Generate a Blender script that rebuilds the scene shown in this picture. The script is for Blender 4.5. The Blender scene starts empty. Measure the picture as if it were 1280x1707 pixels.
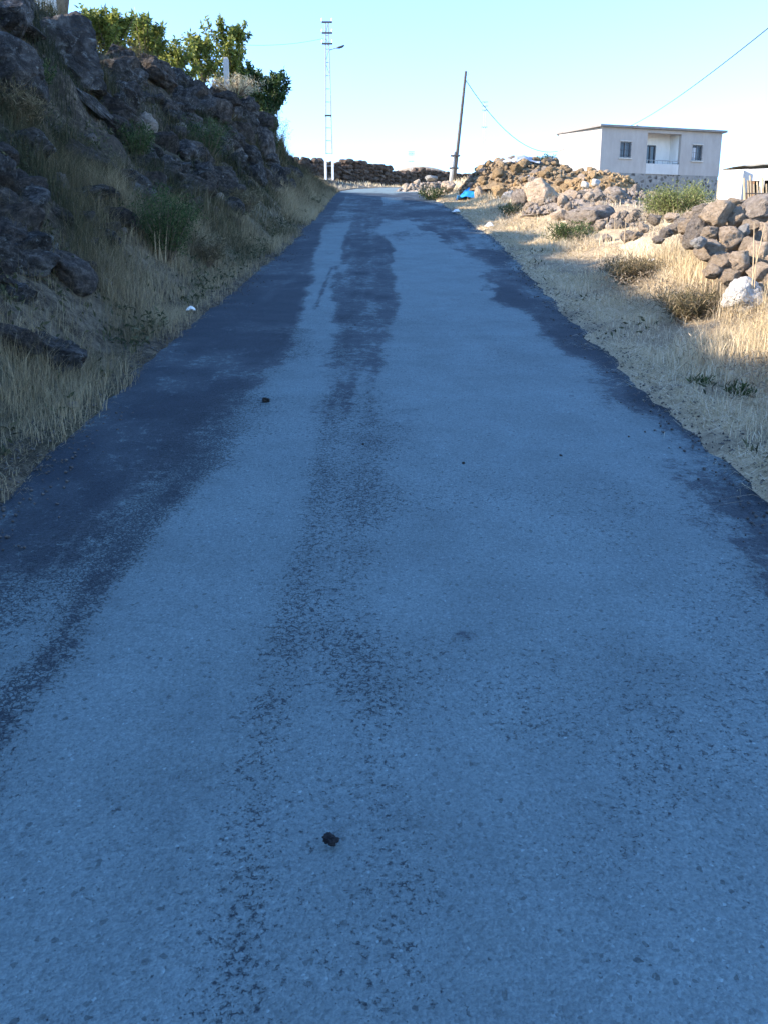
import bpy, math, random
import numpy as np
from mathutils import Vector, Matrix, Euler
rad = math.radians
random.seed(11)
rng = np.random.default_rng(11)
S = bpy.context.scene
C = S.collection

# ------------------------------------------------------------------ camera
F, PITCH = 1450.0, rad(14.4)
CAM = np.array([0.0, 0.0, 1.516])
cam_data = bpy.data.cameras.new('camera')
cam = bpy.data.objects.new('camera', cam_data); C.objects.link(cam)
cam.location = CAM
cam.rotation_euler = (rad(90) - PITCH, 0, 0)
cam_data.sensor_fit = 'HORIZONTAL'; cam_data.sensor_width = 36
cam_data.lens = 36 * F / 1280
cam_data.clip_start = 0.05; cam_data.clip_end = 6000
S.camera = cam

# ------------------------------------------------------------------ sky, sun, exposure
SUN_EL, SUN_AZ = rad(22.7), rad(-99)          # azimuth from +Y, clockwise seen from above
w = bpy.data.worlds.new('World'); S.world = w; w.use_nodes = True
nt = w.node_tree; nt.nodes.clear()
sky = nt.nodes.new('ShaderNodeTexSky'); sky.sky_type = 'NISHITA'; sky.sun_disc = False
sky.sun_elevation = SUN_EL; sky.sun_rotation = SUN_AZ
sky.air_density = 1.0; sky.dust_density = 0.4; sky.ozone_density = 5.0; sky.altitude = 1700
bg = nt.nodes.new('ShaderNodeBackground'); bg.inputs[1].default_value = 0.15
wo = nt.nodes.new('ShaderNodeOutputWorld')
nt.links.new(sky.outputs[0], bg.inputs[0]); nt.links.new(bg.outputs[0], wo.inputs[0])
sd = bpy.data.lights.new('sun', 'SUN'); sd.energy = 3.6; sd.angle = rad(0.5); sd.color = (1.0, 0.87, 0.72)
sun = bpy.data.objects.new('sun', sd); C.objects.link(sun)
sdir = Vector((math.sin(SUN_AZ) * math.cos(SUN_EL), math.cos(SUN_AZ) * math.cos(SUN_EL), math.sin(SUN_EL)))
sun.rotation_euler = sdir.to_track_quat('Z', 'Y').to_euler(); sun.location = (-30, 10, 30)
S.view_settings.view_transform = 'Standard'; S.view_settings.look = 'None'
S.view_settings.exposure = 2.2; S.view_settings.gamma = 1
S.view_settings.use_curve_mapping = False
S.render.engine = 'CYCLES'
S.cycles.use_denoising = True
try: S.cycles.denoiser = 'OPENIMAGEDENOISE'
except Exception: pass
S.cycles.max_bounces = 5; S.cycles.diffuse_bounces = 3; S.cycles.transparent_max_bounces = 4
S.cycles.use_adaptive_sampling = True

# ------------------------------------------------------------------ noise
def _h(ix, iy, iz, seed):
    n = (ix.astype(np.int64) * 374761393 + iy.astype(np.int64) * 668265263 + iz.astype(np.int64) * 2147483647 + seed * 974634777) & 0xffffffff
    n = ((n ^ (n >> 13)) * 1274126177) & 0xffffffff
    n = n ^ (n >> 16)
    return (n & 0xffffff) / float(0xffffff)
def vnoise(x, y, z=None, seed=0):
    x = np.asarray(x, float); y = np.asarray(y, float)
    z = np.zeros_like(x) if z is None else np.asarray(z, float)
    ix, iy, iz = np.floor(x), np.floor(y), np.floor(z)
    fx, fy, fz = x - ix, y - iy, z - iz
    fx, fy, fz = [f * f * (3 - 2 * f) for f in (fx, fy, fz)]
    r = 0
    for dx in (0, 1):
        for dy in (0, 1):
            for dz in (0, 1):
                wgt = (fx if dx else 1 - fx) * (fy if dy else 1 - fy) * (fz if dz else 1 - fz)
                r = r + wgt * _h(ix + dx, iy + dy, iz + dz, seed)
    return r * 2 - 1
def fbm(x, y, z=None, oct=4, seed=0, gain=.5):
    s, a, f = 0, 1.0, 1.0
    for o in range(oct):
        s = s + a * vnoise(np.asarray(x) * f + o * 17.3, np.asarray(y) * f - o * 9.1, None if z is None else np.asarray(z) * f + o * 5.7, seed + o)
        a *= gain; f *= 2.03
    return s
def sstep(a, b, x):
    t = np.clip((np.asarray(x, float) - a) / (b - a), 0, 1)
    return t * t * (3 - 2 * t)

# ------------------------------------------------------------------ pixel (1280x1707 photograph) to place
def ray(px, py):
    u, v = (px - 640) / F, (853.5 - py) / F
    cp, sp = math.cos(PITCH), math.sin(PITCH)
    return np.array([u, cp + v * sp, -sp + v * cp])
def at(px, py, Y):
    d = ray(px, py); return CAM + d * (Y / d[1])
def depth_of(p):
    return p[1] * math.cos(PITCH) - (p[2] - CAM[2]) * math.sin(PITCH)
def size_at(px_len, p): return px_len / F * depth_of(p)

# ------------------------------------------------------------------ terrain
_ys = np.linspace(-60, 3000, 30601)
_sl = np.interp(_ys, [-60, -8, -3, 29, 34, 46, 50, 70, 140, 3000], [.02, .05, .1477, .1477, .122, .120, .09, .09, .01, .0])
_rz = np.concatenate([[0], np.cumsum((_sl[1:] + _sl[:-1]) * .5 * (_ys[1] - _ys[0]))])
_rz -= np.interp(0, _ys, _rz)
def Rz(y): return np.interp(y, _ys, _rz)
def _smooth(ys, vals):
    yy = np.linspace(-60, 80, 1401); v = np.interp(yy, ys, vals)
    k = np.hanning(41); k /= k.sum()
    v = np.convolve(np.pad(v, 20, mode='edge'), k, 'valid')
    return lambda y: np.interp(y, yy, v)
_eL = _smooth([-60, 3.7, 7, 15.8, 25, 33, 38, 43, 48, 52, 55, 80], [-1.78, -1.78, -1.80, -1.58, -1.62, -1.74, -1.75, -1.2, .3, 3.0, 6, 40])
_eR = _smooth([-60, 3.7, 7, 15.8, 25, 33, 38, 43, 48, 52, 55, 80], [1.80, 1.80, 1.76, 1.98, 1.75, 1.36, 1.3, 1.9, 3.8, 7.2, 11, 46])
def eL(y): return _eL(y) + .025 * vnoise(y * 1.3, y * 0, seed=5) + .03 * vnoise(y * 4.1, y * 0, seed=6) + .02 * vnoise(y * 9.7, y * 0, seed=16)
def eR(y): return _eR(y) + .03 * vnoise(y * 1.3, y * 0, seed=7) + .04 * vnoise(y * 3.7, y * 0, seed=8) + .025 * vnoise(y * 9.1, y * 0, seed=18)
_xc = _smooth([-60, 2, 9, 14, 18.5, 24.5, 30, 34, 44, 80], [-5.3, -5.3, -5.4, -5.45, -4.85, -3.65, -3.3, -3.4, -3.6, -2])
_ridge_px = [(100, 30, 14.5), (190, 105, 16.8), (250, 105, 18.5), (330, 165, 21.0), (430, 190, 24.5), (462, 235, 27.5), (482, 268, 30.0)]
_hy = [-60, -6, 3, 9]; _hv = [3.0, 3.3, 3.6, 3.6]
for (a, b, Y) in _ridge_px:
    p = at(a, b, Y); _hy.append(Y); _hv.append(float(p[2] - Rz(Y)))
_hy += [33, 36, 42, 50, 80]; _hv += [.75, .35, .3, .3, .3]
_H = _smooth(_hy, _hv)
def G(x, y):
    x = np.asarray(x, float); y = np.asarray(y, float)
    b = Rz(y)
    l, r = eL(y), eR(y)
    xc, H = _xc(y), _H(y)
    x0 = l - .35
    t = np.clip((x0 - x) / np.maximum(x0 - xc, .3), 0, 1)
    n1 = fbm(x * 1.1, y * 1.1, oct=4, seed=21)
    n2 = fbm(x * .35, y * .35, oct=3, seed=31)
    far = sstep(60, 140, np.hypot(x, y))
    bank = H * (.25 * t + .75 * t ** 1.25) + .2 * n1 * np.clip(t * 3, 0, 1) * np.minimum(H, 1) + .12 * np.minimum(H, 1) * np.sin(t * 9.4) * (t < 1)
    beyond = np.clip(xc - x, 0, 12)
    bank = bank + .1 * beyond * np.clip(H / 3, 0, 1)
    d = x - r
    right = .10 * sstep(.7, 1.3, d) + .26 * sstep(.9, 2.4, d) + .22 * sstep(2.4, 8, d) + .07 * n1 * sstep(.6, 1.6, d) + .12 * n2 * sstep(2, 5, d)
    h = np.where(x < 0, bank, right)
    h = h * (1 - far)
    zf = 1.516 + .089 * y
    ratio = x / np.maximum(y, 1)
    h = h + np.minimum(0, zf - b - h) * sstep(.20, .30, ratio) * sstep(9, 16, y) * (1 - sstep(70, 110, y))
    h = h + np.where(x < 0, (.07 * fbm(x * 4.5, y * 4.5, oct=3, seed=23) + .16 * sstep(.15, .4, t) * np.abs(fbm(x * 1.9, y * 1.9, oct=4, seed=24))) * np.clip((t - .03) * 5, 0, 1) * np.minimum(H, 1), 0)
    edge_in = np.minimum(x - l, r - x)          # >0 on the road
    h = h + np.where(edge_in > 0, -np.clip(edge_in * .6, 0, .06), np.clip(-edge_in * .5, 0, .022)) + .012 * n1 * sstep(0, .3, -edge_in)
    # the hills beyond
    n3 = fbm(x * .008, y * .008, oct=3, seed=33)
    hill = 38.5 * np.exp(-((x - 14) / 44) ** 2 - ((y - 420) / 120) ** 2) * (1 + .08 * n3)
    hill = hill + 30 * np.exp(-((x - 138) / 32) ** 2 - ((y - 330) / 100) ** 2) * (1 + .08 * n3)
    return b + h + hill * sstep(100, 260, y)
def ground_at(x, y): return float(G(np.array([x]), np.array([y]))[0])
def hit(px, py, lo=2.0, hi=70.0):
    d = ray(px, py); Y = np.arange(lo, hi, .03)
    P = CAM[None] + d[None] * (Y / d[1])[:, None]
    below = P[:, 2] < G(P[:, 0], P[:, 1])
    i = int(np.argmax(below)) if below.any() else -1
    return P[i]

# ------------------------------------------------------------------ mesh helpers
def link_mesh(name, verts, faces, mat=None, parent=None, smooth=False):
    me = bpy.data.meshes.new(name)
    me.from_pydata([tuple(map(float, v)) for v in verts], [], [tuple(int(i) for i in f) for f in faces])
    me.update()
    if mat: me.materials.append(mat)
    if smooth: me.polygons.foreach_set('use_smooth', np.ones(len(me.polygons), bool))
    o = bpy.data.objects.new(name, me); C.objects.link(o)
    if parent is not None: o.parent = parent
    return o
def raw_mesh(name, verts, loops, starts, mat=None, parent=None, smooth=False, attrs=None):
    me = bpy.data.meshes.new(name)
    verts = np.ascontiguousarray(verts, np.float32)
    me.vertices.add(len(verts)); me.vertices.foreach_set('co', verts.ravel())
    me.loops.add(len(loops)); me.loops.foreach_set('vertex_index', np.ascontiguousarray(loops, np.int32))
    me.polygons.add(len(starts)); me.polygons.foreach_set('loop_start', np.ascontiguousarray(starts, np.int32))
    me.update(calc_edges=True); me.validate()
    for k, v in (attrs or {}).items():
        a = me.attributes.new(k, 'FLOAT', 'POINT'); a.data.foreach_set('value', np.ascontiguousarray(v, np.float32))
    if smooth: me.polygons.foreach_set('use_smooth', np.ones(len(me.polygons), bool))
    if mat: me.materials.append(mat)
    o = bpy.data.objects.new(name, me); C.objects.link(o)
    if parent is not None: o.parent = parent
    return o
def grid_mesh(name, X, Y, Z, mat, attrs=None, smooth=True):
    n, m = X.shape
    idx = np.arange(n * m).reshape(n, m)
    q = np.stack([idx[:-1, :-1], idx[:-1, 1:], idx[1:, 1:], idx[1:, :-1]], -1).reshape(-1, 4)
    return raw_mesh(name, np.stack([X.ravel(), Y.ravel(), Z.ravel()], -1), q.ravel(), np.arange(len(q)) * 4, mat, None, smooth, attrs)
class MB:
    def __init__(s): s.v = []; s.f = []
    def box(s, x0, x1, y0, y1, z0, z1, M=None):
        b = len(s.v)
        for (x, y, z) in ((x0,y0,z0),(x1,y0,z0),(x1,y1,z0),(x0,y1,z0),(x0,y0,z1),(x1,y0,z1),(x1,y1,z1),(x0,y1,z1)):
            p = Vector((x, y, z)); s.v.append(tuple(M @ p if M else p))
        for f in ((0,3,2,1),(4,5,6,7),(0,1,5,4),(1,2,6,5),(2,3,7,6),(3,0,4,7)): s.f.append([b + i for i in f])
        return s
    def tube(s, pts, radii, n=8):
        pts = [Vector(p) for p in pts]
        if not hasattr(radii, '__len__'): radii = [radii] * len(pts)
        b = len(s.v); prev = None
        for i, p in enumerate(pts):
            t = (pts[min(i + 1, len(pts) - 1)] - pts[max(i - 1, 0)]).normalized()
            a = t.orthogonal().normalized() if prev is None else (prev - t * prev.dot(t)).normalized()
            prev = a; c = t.cross(a)
            for k in range(n):
                th = 2 * math.pi * k / n
                s.v.append(tuple(p + (a * math.cos(th) + c * math.sin(th)) * radii[i]))
        for i in range(len(pts) - 1):
            for k in range(n):
                k2 = (k + 1) % n
                s.f.append([b + i * n + k, b + i * n + k2, b + (i + 1) * n + k2, b + (i + 1) * n + k])
        s.f.append([b + k for k in range(n)][::-1]); s.f.append([b + (len(pts) - 1) * n + k for k in range(n)])
        return s
    def build(s, name, mat, parent=None, smooth=False): return link_mesh(name, s.v, s.f, mat, parent, smooth)
def tag(o, label=None, cat=None, group=None, kind=None):
    if label: o['label'] = label
    if cat: o['category'] = cat
    if group: o['group'] = group
    if kind: o['kind'] = kind
    return o
def empty(name, loc=(0, 0, 0), rz=0):
    o = bpy.data.objects.new(name, None); C.objects.link(o)
    o.location = tuple(map(float, loc)); o.rotation_euler = (0, 0, rz); return o

# ------------------------------------------------------------------ materials
def new_mat(name):
    m = bpy.data.materials.new(name); m.use_nodes = True
    t = m.node_tree; t.nodes.clear()
    out = t.nodes.new('ShaderNodeOutputMaterial'); b = t.nodes.new('ShaderNodeBsdfPrincipled')
    t.links.new(b.outputs[0], out.inputs[0])
    b.inputs['Roughness'].default_value = .9
    b.inputs['Specular IOR Level'].default_value = .25
    return m, t, b
def N(t, kind, **kw):
    n = t.nodes.new('ShaderNode' + kind)
    for k, v in kw.items():
        if k.startswith('i_'): n.inputs[k[2:].replace('_', ' ')].default_value = v
        else: setattr(n, k, v)
    return n
def noise_node(t, vec, scale, detail=4, rough=.55, dist=0):
    n = N(t, 'TexNoise'); n.inputs['Scale'].default_value = scale; n.inputs['Detail'].default_value = detail
    n.inputs['Roughness'].default_value = rough; n.inputs['Distortion'].default_value = dist
    t.links.new(vec, n.inputs['Vector']); return n.outputs[0]
def ramp(t, fac, stops, interp='LINEAR'):
    r = N(t, 'ValToRGB'); cr = r.color_ramp; cr.interpolation = interp
    while len(cr.elements) > 1: cr.elements.remove(cr.elements[-1])
    cr.elements[0].position = stops[0][0]; cr.elements[0].color = (*stops[0][1], 1) if hasattr(stops[0][1], '__len__') else (stops[0][1],) * 3 + (1,)
    for p, c in stops[1:]:
        e = cr.elements.new(p); e.color = (*c, 1) if hasattr(c, '__len__') else (c, c, c, 1)
    t.links.new(fac, r.inputs[0]); return r.outputs[0]
def mix(t, fac, a, b, mode='MIX'):
    n = N(t, 'Mix', data_type='RGBA', blend_type=mode)
    for s, v in ((0, fac), (6, a), (7, b)):
        if hasattr(v, 'is_linked') or hasattr(v, 'links'): t.links.new(v, n.inputs[s])
        elif s == 0: n.inputs[0].default_value = v
        else: n.inputs[s].default_value = (*v, 1)
    return n.outputs[2]
def math_(t, op, a, b=None, c=None, clamp=False):
    n = N(t, 'Math', operation=op, use_clamp=clamp)
    for i, v in enumerate((a, b, c)):
        if v is None: continue
        if hasattr(v, 'links'): t.links.new(v, n.inputs[i])
        else: n.inputs[i].default_value = v
    return n.outputs[0]
def bump(t, b, h, strength=.5, dist=.02):
    n = N(t, 'Bump'); n.inputs['Strength'].default_value = strength; n.inputs['Distance'].default_value = dist
    t.links.new(h, n.inputs['Height']); t.links.new(n.outputs[0], b.inputs['Normal'])
def plain(name, col, rough=.8, var=.25, scale=6, metallic=0, bmp=.15):
    m, t, b = new_mat(name)
    tc = N(t, 'TexCoord'); v = tc.outputs['Object']
    n = noise_node(t, v, scale, 6, .65)
    lo = tuple(c * (1 - var) for c in col); hi = tuple(min(1, c * (1 + var)) for c in col)
    t.links.new(ramp(t, n, [(.3, lo), (.7, hi)]), b.inputs['Base Color'])
    b.inputs['Roughness'].default_value = rough; b.inputs['Metallic'].default_value = metallic
    if bmp: bump(t, b, noise_node(t, v, scale * 8, 4), bmp, .01)
    return m
def rock_mat(name, cols, lichen=None, lich_amt=.5, scale=3.0, soil=None, rand=.35, bstr=1.0):
    m, t, b = new_mat(name)
    tc = N(t, 'TexCoord'); v = tc.outputs['Object']
    oi = N(t, 'ObjectInfo')
    off = N(t, 'VectorMath', operation='SCALE'); t.links.new(oi.outputs['Location'], off.inputs[0]); off.inputs['Scale'].default_value = 3.7
    ad = N(t, 'VectorMath', operation='ADD'); t.links.new(v, ad.inputs[0]); t.links.new(off.outputs[0], ad.inputs[1]); v = ad.outputs[0]
    n1 = noise_node(t, v, scale, 8, .68, .4)
    col = ramp(t, n1, [(.28, cols[0]), (.5, cols[1]), (.72, cols[2])])
    hs = N(t, 'HueSaturation'); t.links.new(col, hs.inputs['Color'])
    t.links.new(math_(t, 'MULTIPLY_ADD', oi.outputs['Random'], rand * 2, 1 - rand), hs.inputs['Value'])
    col = hs.outputs[0]
    pits = N(t, 'TexVoronoi'); pits.inputs['Scale'].default_value = scale * 9; t.links.new(v, pits.inputs['Vector'])
    pitf = ramp(t, pits.outputs['Distance'], [(.05, .55), (.3, 1.0)])
    col = mix(t, .55, col, pitf, 'MULTIPLY')
    if lichen:
        n2 = noise_node(t, v, scale * 1.7, 7, .7, .8)
        n3 = noise_node(t, v, scale * .6, 3, .5)
        lf = math_(t, 'MULTIPLY', ramp(t, n2, [(.54, 0.0), (.63, 1.0)]), ramp(t, n3, [(.4, 0.0), (.62, 1.0)]))
        col = mix(t, math_(t, 'MULTIPLY', lf, lich_amt), col, lichen)
    t.links.new(col, b.inputs['Base Color'])
    h = math_(t, 'ADD', noise_node(t, v, scale * 3.5, 9, .72), math_(t, 'MULTIPLY', pitf, .25))
    ck = N(t, 'TexVoronoi', feature='DISTANCE_TO_EDGE'); ck.inputs['Scale'].default_value = scale * .55
    wv = N(t, 'TexNoise'); wv.inputs['Scale'].default_value = scale * 1.5; wv.inputs['Detail'].default_value = 5; t.links.new(v, wv.inputs['Vector'])
    wa = N(t, 'VectorMath', operation='MULTIPLY_ADD'); t.links.new(wv.outputs[1], wa.inputs[0]); wa.inputs[1].default_value = (.55, .55, .55); t.links.new(v, wa.inputs[2])
    t.links.new(wa.outputs[0], ck.inputs['Vector'])
    cf = ramp(t, ck.outputs['Distance'], [(.0, 0.0), (.05, 1.0)])
    h = math_(t, 'ADD', h, math_(t, 'MULTIPLY', cf, .35))
    bump(t, b, h, bstr, .09)
    b.inputs['Roughness'].default_value = .95
    return m
def tint_mat(name, stops, rough=.85, trans=.25):
    """foliage: the tint of each blade or leaf is stored on the mesh"""
    m, t, b = new_mat(name)
    a = N(t, 'Attribute', attribute_name='tint')
    col = ramp(t, a.outputs['Fac'], stops)
    t.links.new(col, b.inputs['Base Color']); b.inputs['Roughness'].default_value = rough
    if trans:
        tr = N(t, 'BsdfTranslucent'); t.links.new(col, tr.inputs['Color'])
        ms = N(t, 'MixShader'); ms.inputs[0].default_value = trans
        t.links.new(b.outputs[0], ms.inputs[1]); t.links.new(tr.outputs[0], ms.inputs[2])
        out = [n for n in t.nodes if n.type == 'OUTPUT_MATERIAL'][0]; t.links.new(ms.outputs[0], out.inputs[0])
    return m
M = {}
M['basalt'] = rock_mat('basalt', [(.011, .010, .010), (.054, .049, .046), (.2, .187, .175)], (.32, .32, .3), .8, 2.6, rand=.45)
M['basalt_far'] = rock_mat('basalt_far', [(.014, .012, .011), (.075, .062, .053), (.21, .178, .152)], (.24, .22, .2), .5, 4)
M['fieldstone'] = rock_mat('fieldstone', [(.28, .205, .14), (.53, .415, .305), (.67, .555, .43)], (.62, .58, .5), .5, 4, rand=.2)
M['tanstone'] = rock_mat('tanstone', [(.24, .155, .08), (.46, .315, .165), (.58, .43, .26)], None, 0, 5)
M['greystone'] = rock_mat('greystone', [(.16, .135, .115), (.33, .28, .235), (.47, .41, .355)], (.5, .47, .43), .4, 4, rand=.25)
M['brownstone'] = rock_mat('brownstone', [(.03, .02, .015), (.085, .06, .045), (.2, .15, .115)], None, 0, 4)
M['rubblestone'] = rock_mat('rubblestone', [(.17, .115, .07), (.38, .275, .165), (.52, .41, .28)], None, 0, 5, rand=.35)
M['palestone'] = rock_mat('palestone', [(.26, .25, .24), (.42, .41, .39), (.52, .5, .48)], None, 0, 3, rand=.15)
M['whitestone'] = rock_mat('whitestone', [(.5, .48, .44), (.74, .72, .68), (.82, .8, .77)], None, 0, 2.2, rand=.05)
M['straw'] = tint_mat('straw', [(0, (.2, .16, .095)), (.35, (.5, .40, .24)), (.7, (.7, .575, .38)), (1, (.82, .72, .54))])
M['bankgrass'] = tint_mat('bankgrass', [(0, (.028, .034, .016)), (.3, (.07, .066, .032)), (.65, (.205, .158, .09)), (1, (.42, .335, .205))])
M['weed'] = tint_mat('weed', [(0, (.018, .032, .012)), (.5, (.05, .085, .028)), (1, (.13, .16, .06))])
M['bankweed'] = tint_mat('bankweed', [(0, (.02, .026, .012)), (.5, (.06, .066, .032)), (1, (.16, .15, .085))])
M['brush'] = tint_mat('brush', [(0, (.12, .095, .065)), (.5, (.3, .235, .16)), (1, (.52, .43, .31))])
M['sage'] = tint_mat('sage', [(0, (.06, .075, .025)), (.5, (.155, .185, .06)), (1, (.27, .28, .12))])
M['leaf'] = tint_mat('leaf', [(0, (.04, .065, .016)), (.5, (.16, .195, .04)), (1, (.38, .37, .09))], .6, .45)
M['leafdark'] = tint_mat('leafdark', [(0, (.012, .03, .012)), (.5, (.035, .07, .022)), (1, (.09, .13, .04))], .5, .25)
M['bark'] = plain('bark', (.14, .11, .08), .95, .4, 12)
M['wood_grey'] = plain('wood_grey', (.085, .072, .062), .9, .3, 9)
M['wood_pale'] = plain('wood_pale', (.42, .32, .2), .9, .25, 14)
M['concrete'] = plain('concrete', (.42, .40, .37), .9, .15, 8)
M['roof_grey'] = plain('roof_grey', (.2, .185, .175), .9, .25, 2)
M['galv'] = plain('galv', (.27, .29, .31), .55, .1, 20, .2)
M['white_paint'] = plain('white_paint', (.78, .77, .74), .8, .06, 4)
M['dark_metal'] = plain('dark_metal', (.06, .055, .055), .6, .2, 10)
M['wire'] = plain('wire', (.05, .05, .055), .6, .1, 10, bmp=0)

def add_straw_ground():
    m, t, b = new_mat('ground')
    g = N(t, 'NewGeometry'); v = g.outputs['Position']
    n1 = noise_node(t, v, 1.3, 8, .7); n2 = noise_node(t, v, 14, 8, .75); n3 = noise_node(t, v, .5, 4)
    n4 = noise_node(t, v, 55, 4, .7, 1.5)
    soil = ramp(t, n2, [(.3, (.035, .028, .022)), (.6, (.085, .068, .052)), (.8, (.15, .125, .095))])
    strw = ramp(t, n4, [(.3, (.30, .225, .135)), (.5, (.62, .49, .32)), (.75, (.82, .69, .49))])
    a = N(t, 'Attribute', attribute_name='straw')
    f = math_(t, 'ADD', a.outputs['Fac'], math_(t, 'MULTIPLY', math_(t, 'SUBTRACT', math_(t, 'MULTIPLY_ADD', n1, .6, math_(t, 'MULTIPLY', n2, .6)), .6), 1.6), None, True)
    col = mix(t, f, soil, strw)
    grn = ramp(t, n3, [(.55, 0.0), (.7, .35)])
    col = mix(t, grn, col, (.10, .105, .05))
    # the dry country far off, pale haze painted into its colour
    sx = N(t, 'SeparateXYZ'); t.links.new(v, sx.inputs[0])
    ff = ramp(t, math_(t, 'DIVIDE', sx.outputs[1], 300), [(.3, 0.0), (.6, 1.0)])
    nf = noise_node(t, v, .03, 6, .6)
    col = mix(t, ff, col, ramp(t, nf, [(.35, (.2, .165, .12)), (.65, (.36, .3, .22))]))
    t.links.new(col, b.inputs['Base Color'])
    bump(t, b, math_(t, 'ADD', n2, math_(t, 'MULTIPLY', n4, .6)), .9, .035)
    b.inputs['Roughness'].default_value = .97; b.inputs['Specular IOR Level'].default_value = .1
    return m
M['ground'] = add_straw_ground()

# ------------------------------------------------------------------ ground sheet
def axis(segs):
    out = []
    for a, b, st in segs: out += list(np.arange(a, b, st))
    return np.array(out + [segs[-1][1]])
gx = axis([(-2600, -600, 250), (-600, -120, 40), (-120, -30, 6), (-30, -9, .6), (-9, -1.2, .075), (-1.2, 1.0, .2), (1.0, 7, .075), (7, 14, .25), (14, 40, 1), (40, 130, 5), (130, 600, 25), (600, 2600, 250)])
gy = axis([(-300, -60, 40), (-60, -8, 4), (-8, 1, .4), (1, 14, .09), (14, 36, .16), (36, 70, .4), (70, 140, 3), (140, 620, 10), (620, 2800, 200)])
GX, GY = np.meshgrid(gx, gy)
GZ = G(GX, GY)
_l, _r = eL(GY), eR(GY)
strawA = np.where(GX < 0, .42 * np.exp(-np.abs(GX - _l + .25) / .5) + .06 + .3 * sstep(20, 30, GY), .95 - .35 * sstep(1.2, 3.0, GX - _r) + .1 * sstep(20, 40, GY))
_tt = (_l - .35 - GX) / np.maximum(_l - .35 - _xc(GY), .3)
strawA = strawA * np.where(GX < 0, .45 - .4 * sstep(.25, .6, _tt), 1)  # upper bank colour darkened, painting in the shaded hollows between the rocks
_pt = sstep(.05, .55, fbm(GX * 1.9, GY * 1.9, oct=4, seed=151))
strawA = strawA * np.where(GX > 0, 1 - .5 * _pt, 1)
strawA = np.where((GX > _l - .12) & (GX < _r - .12), .1, strawA)
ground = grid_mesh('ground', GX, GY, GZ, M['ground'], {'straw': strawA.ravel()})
tag(ground, kind='structure')

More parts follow.
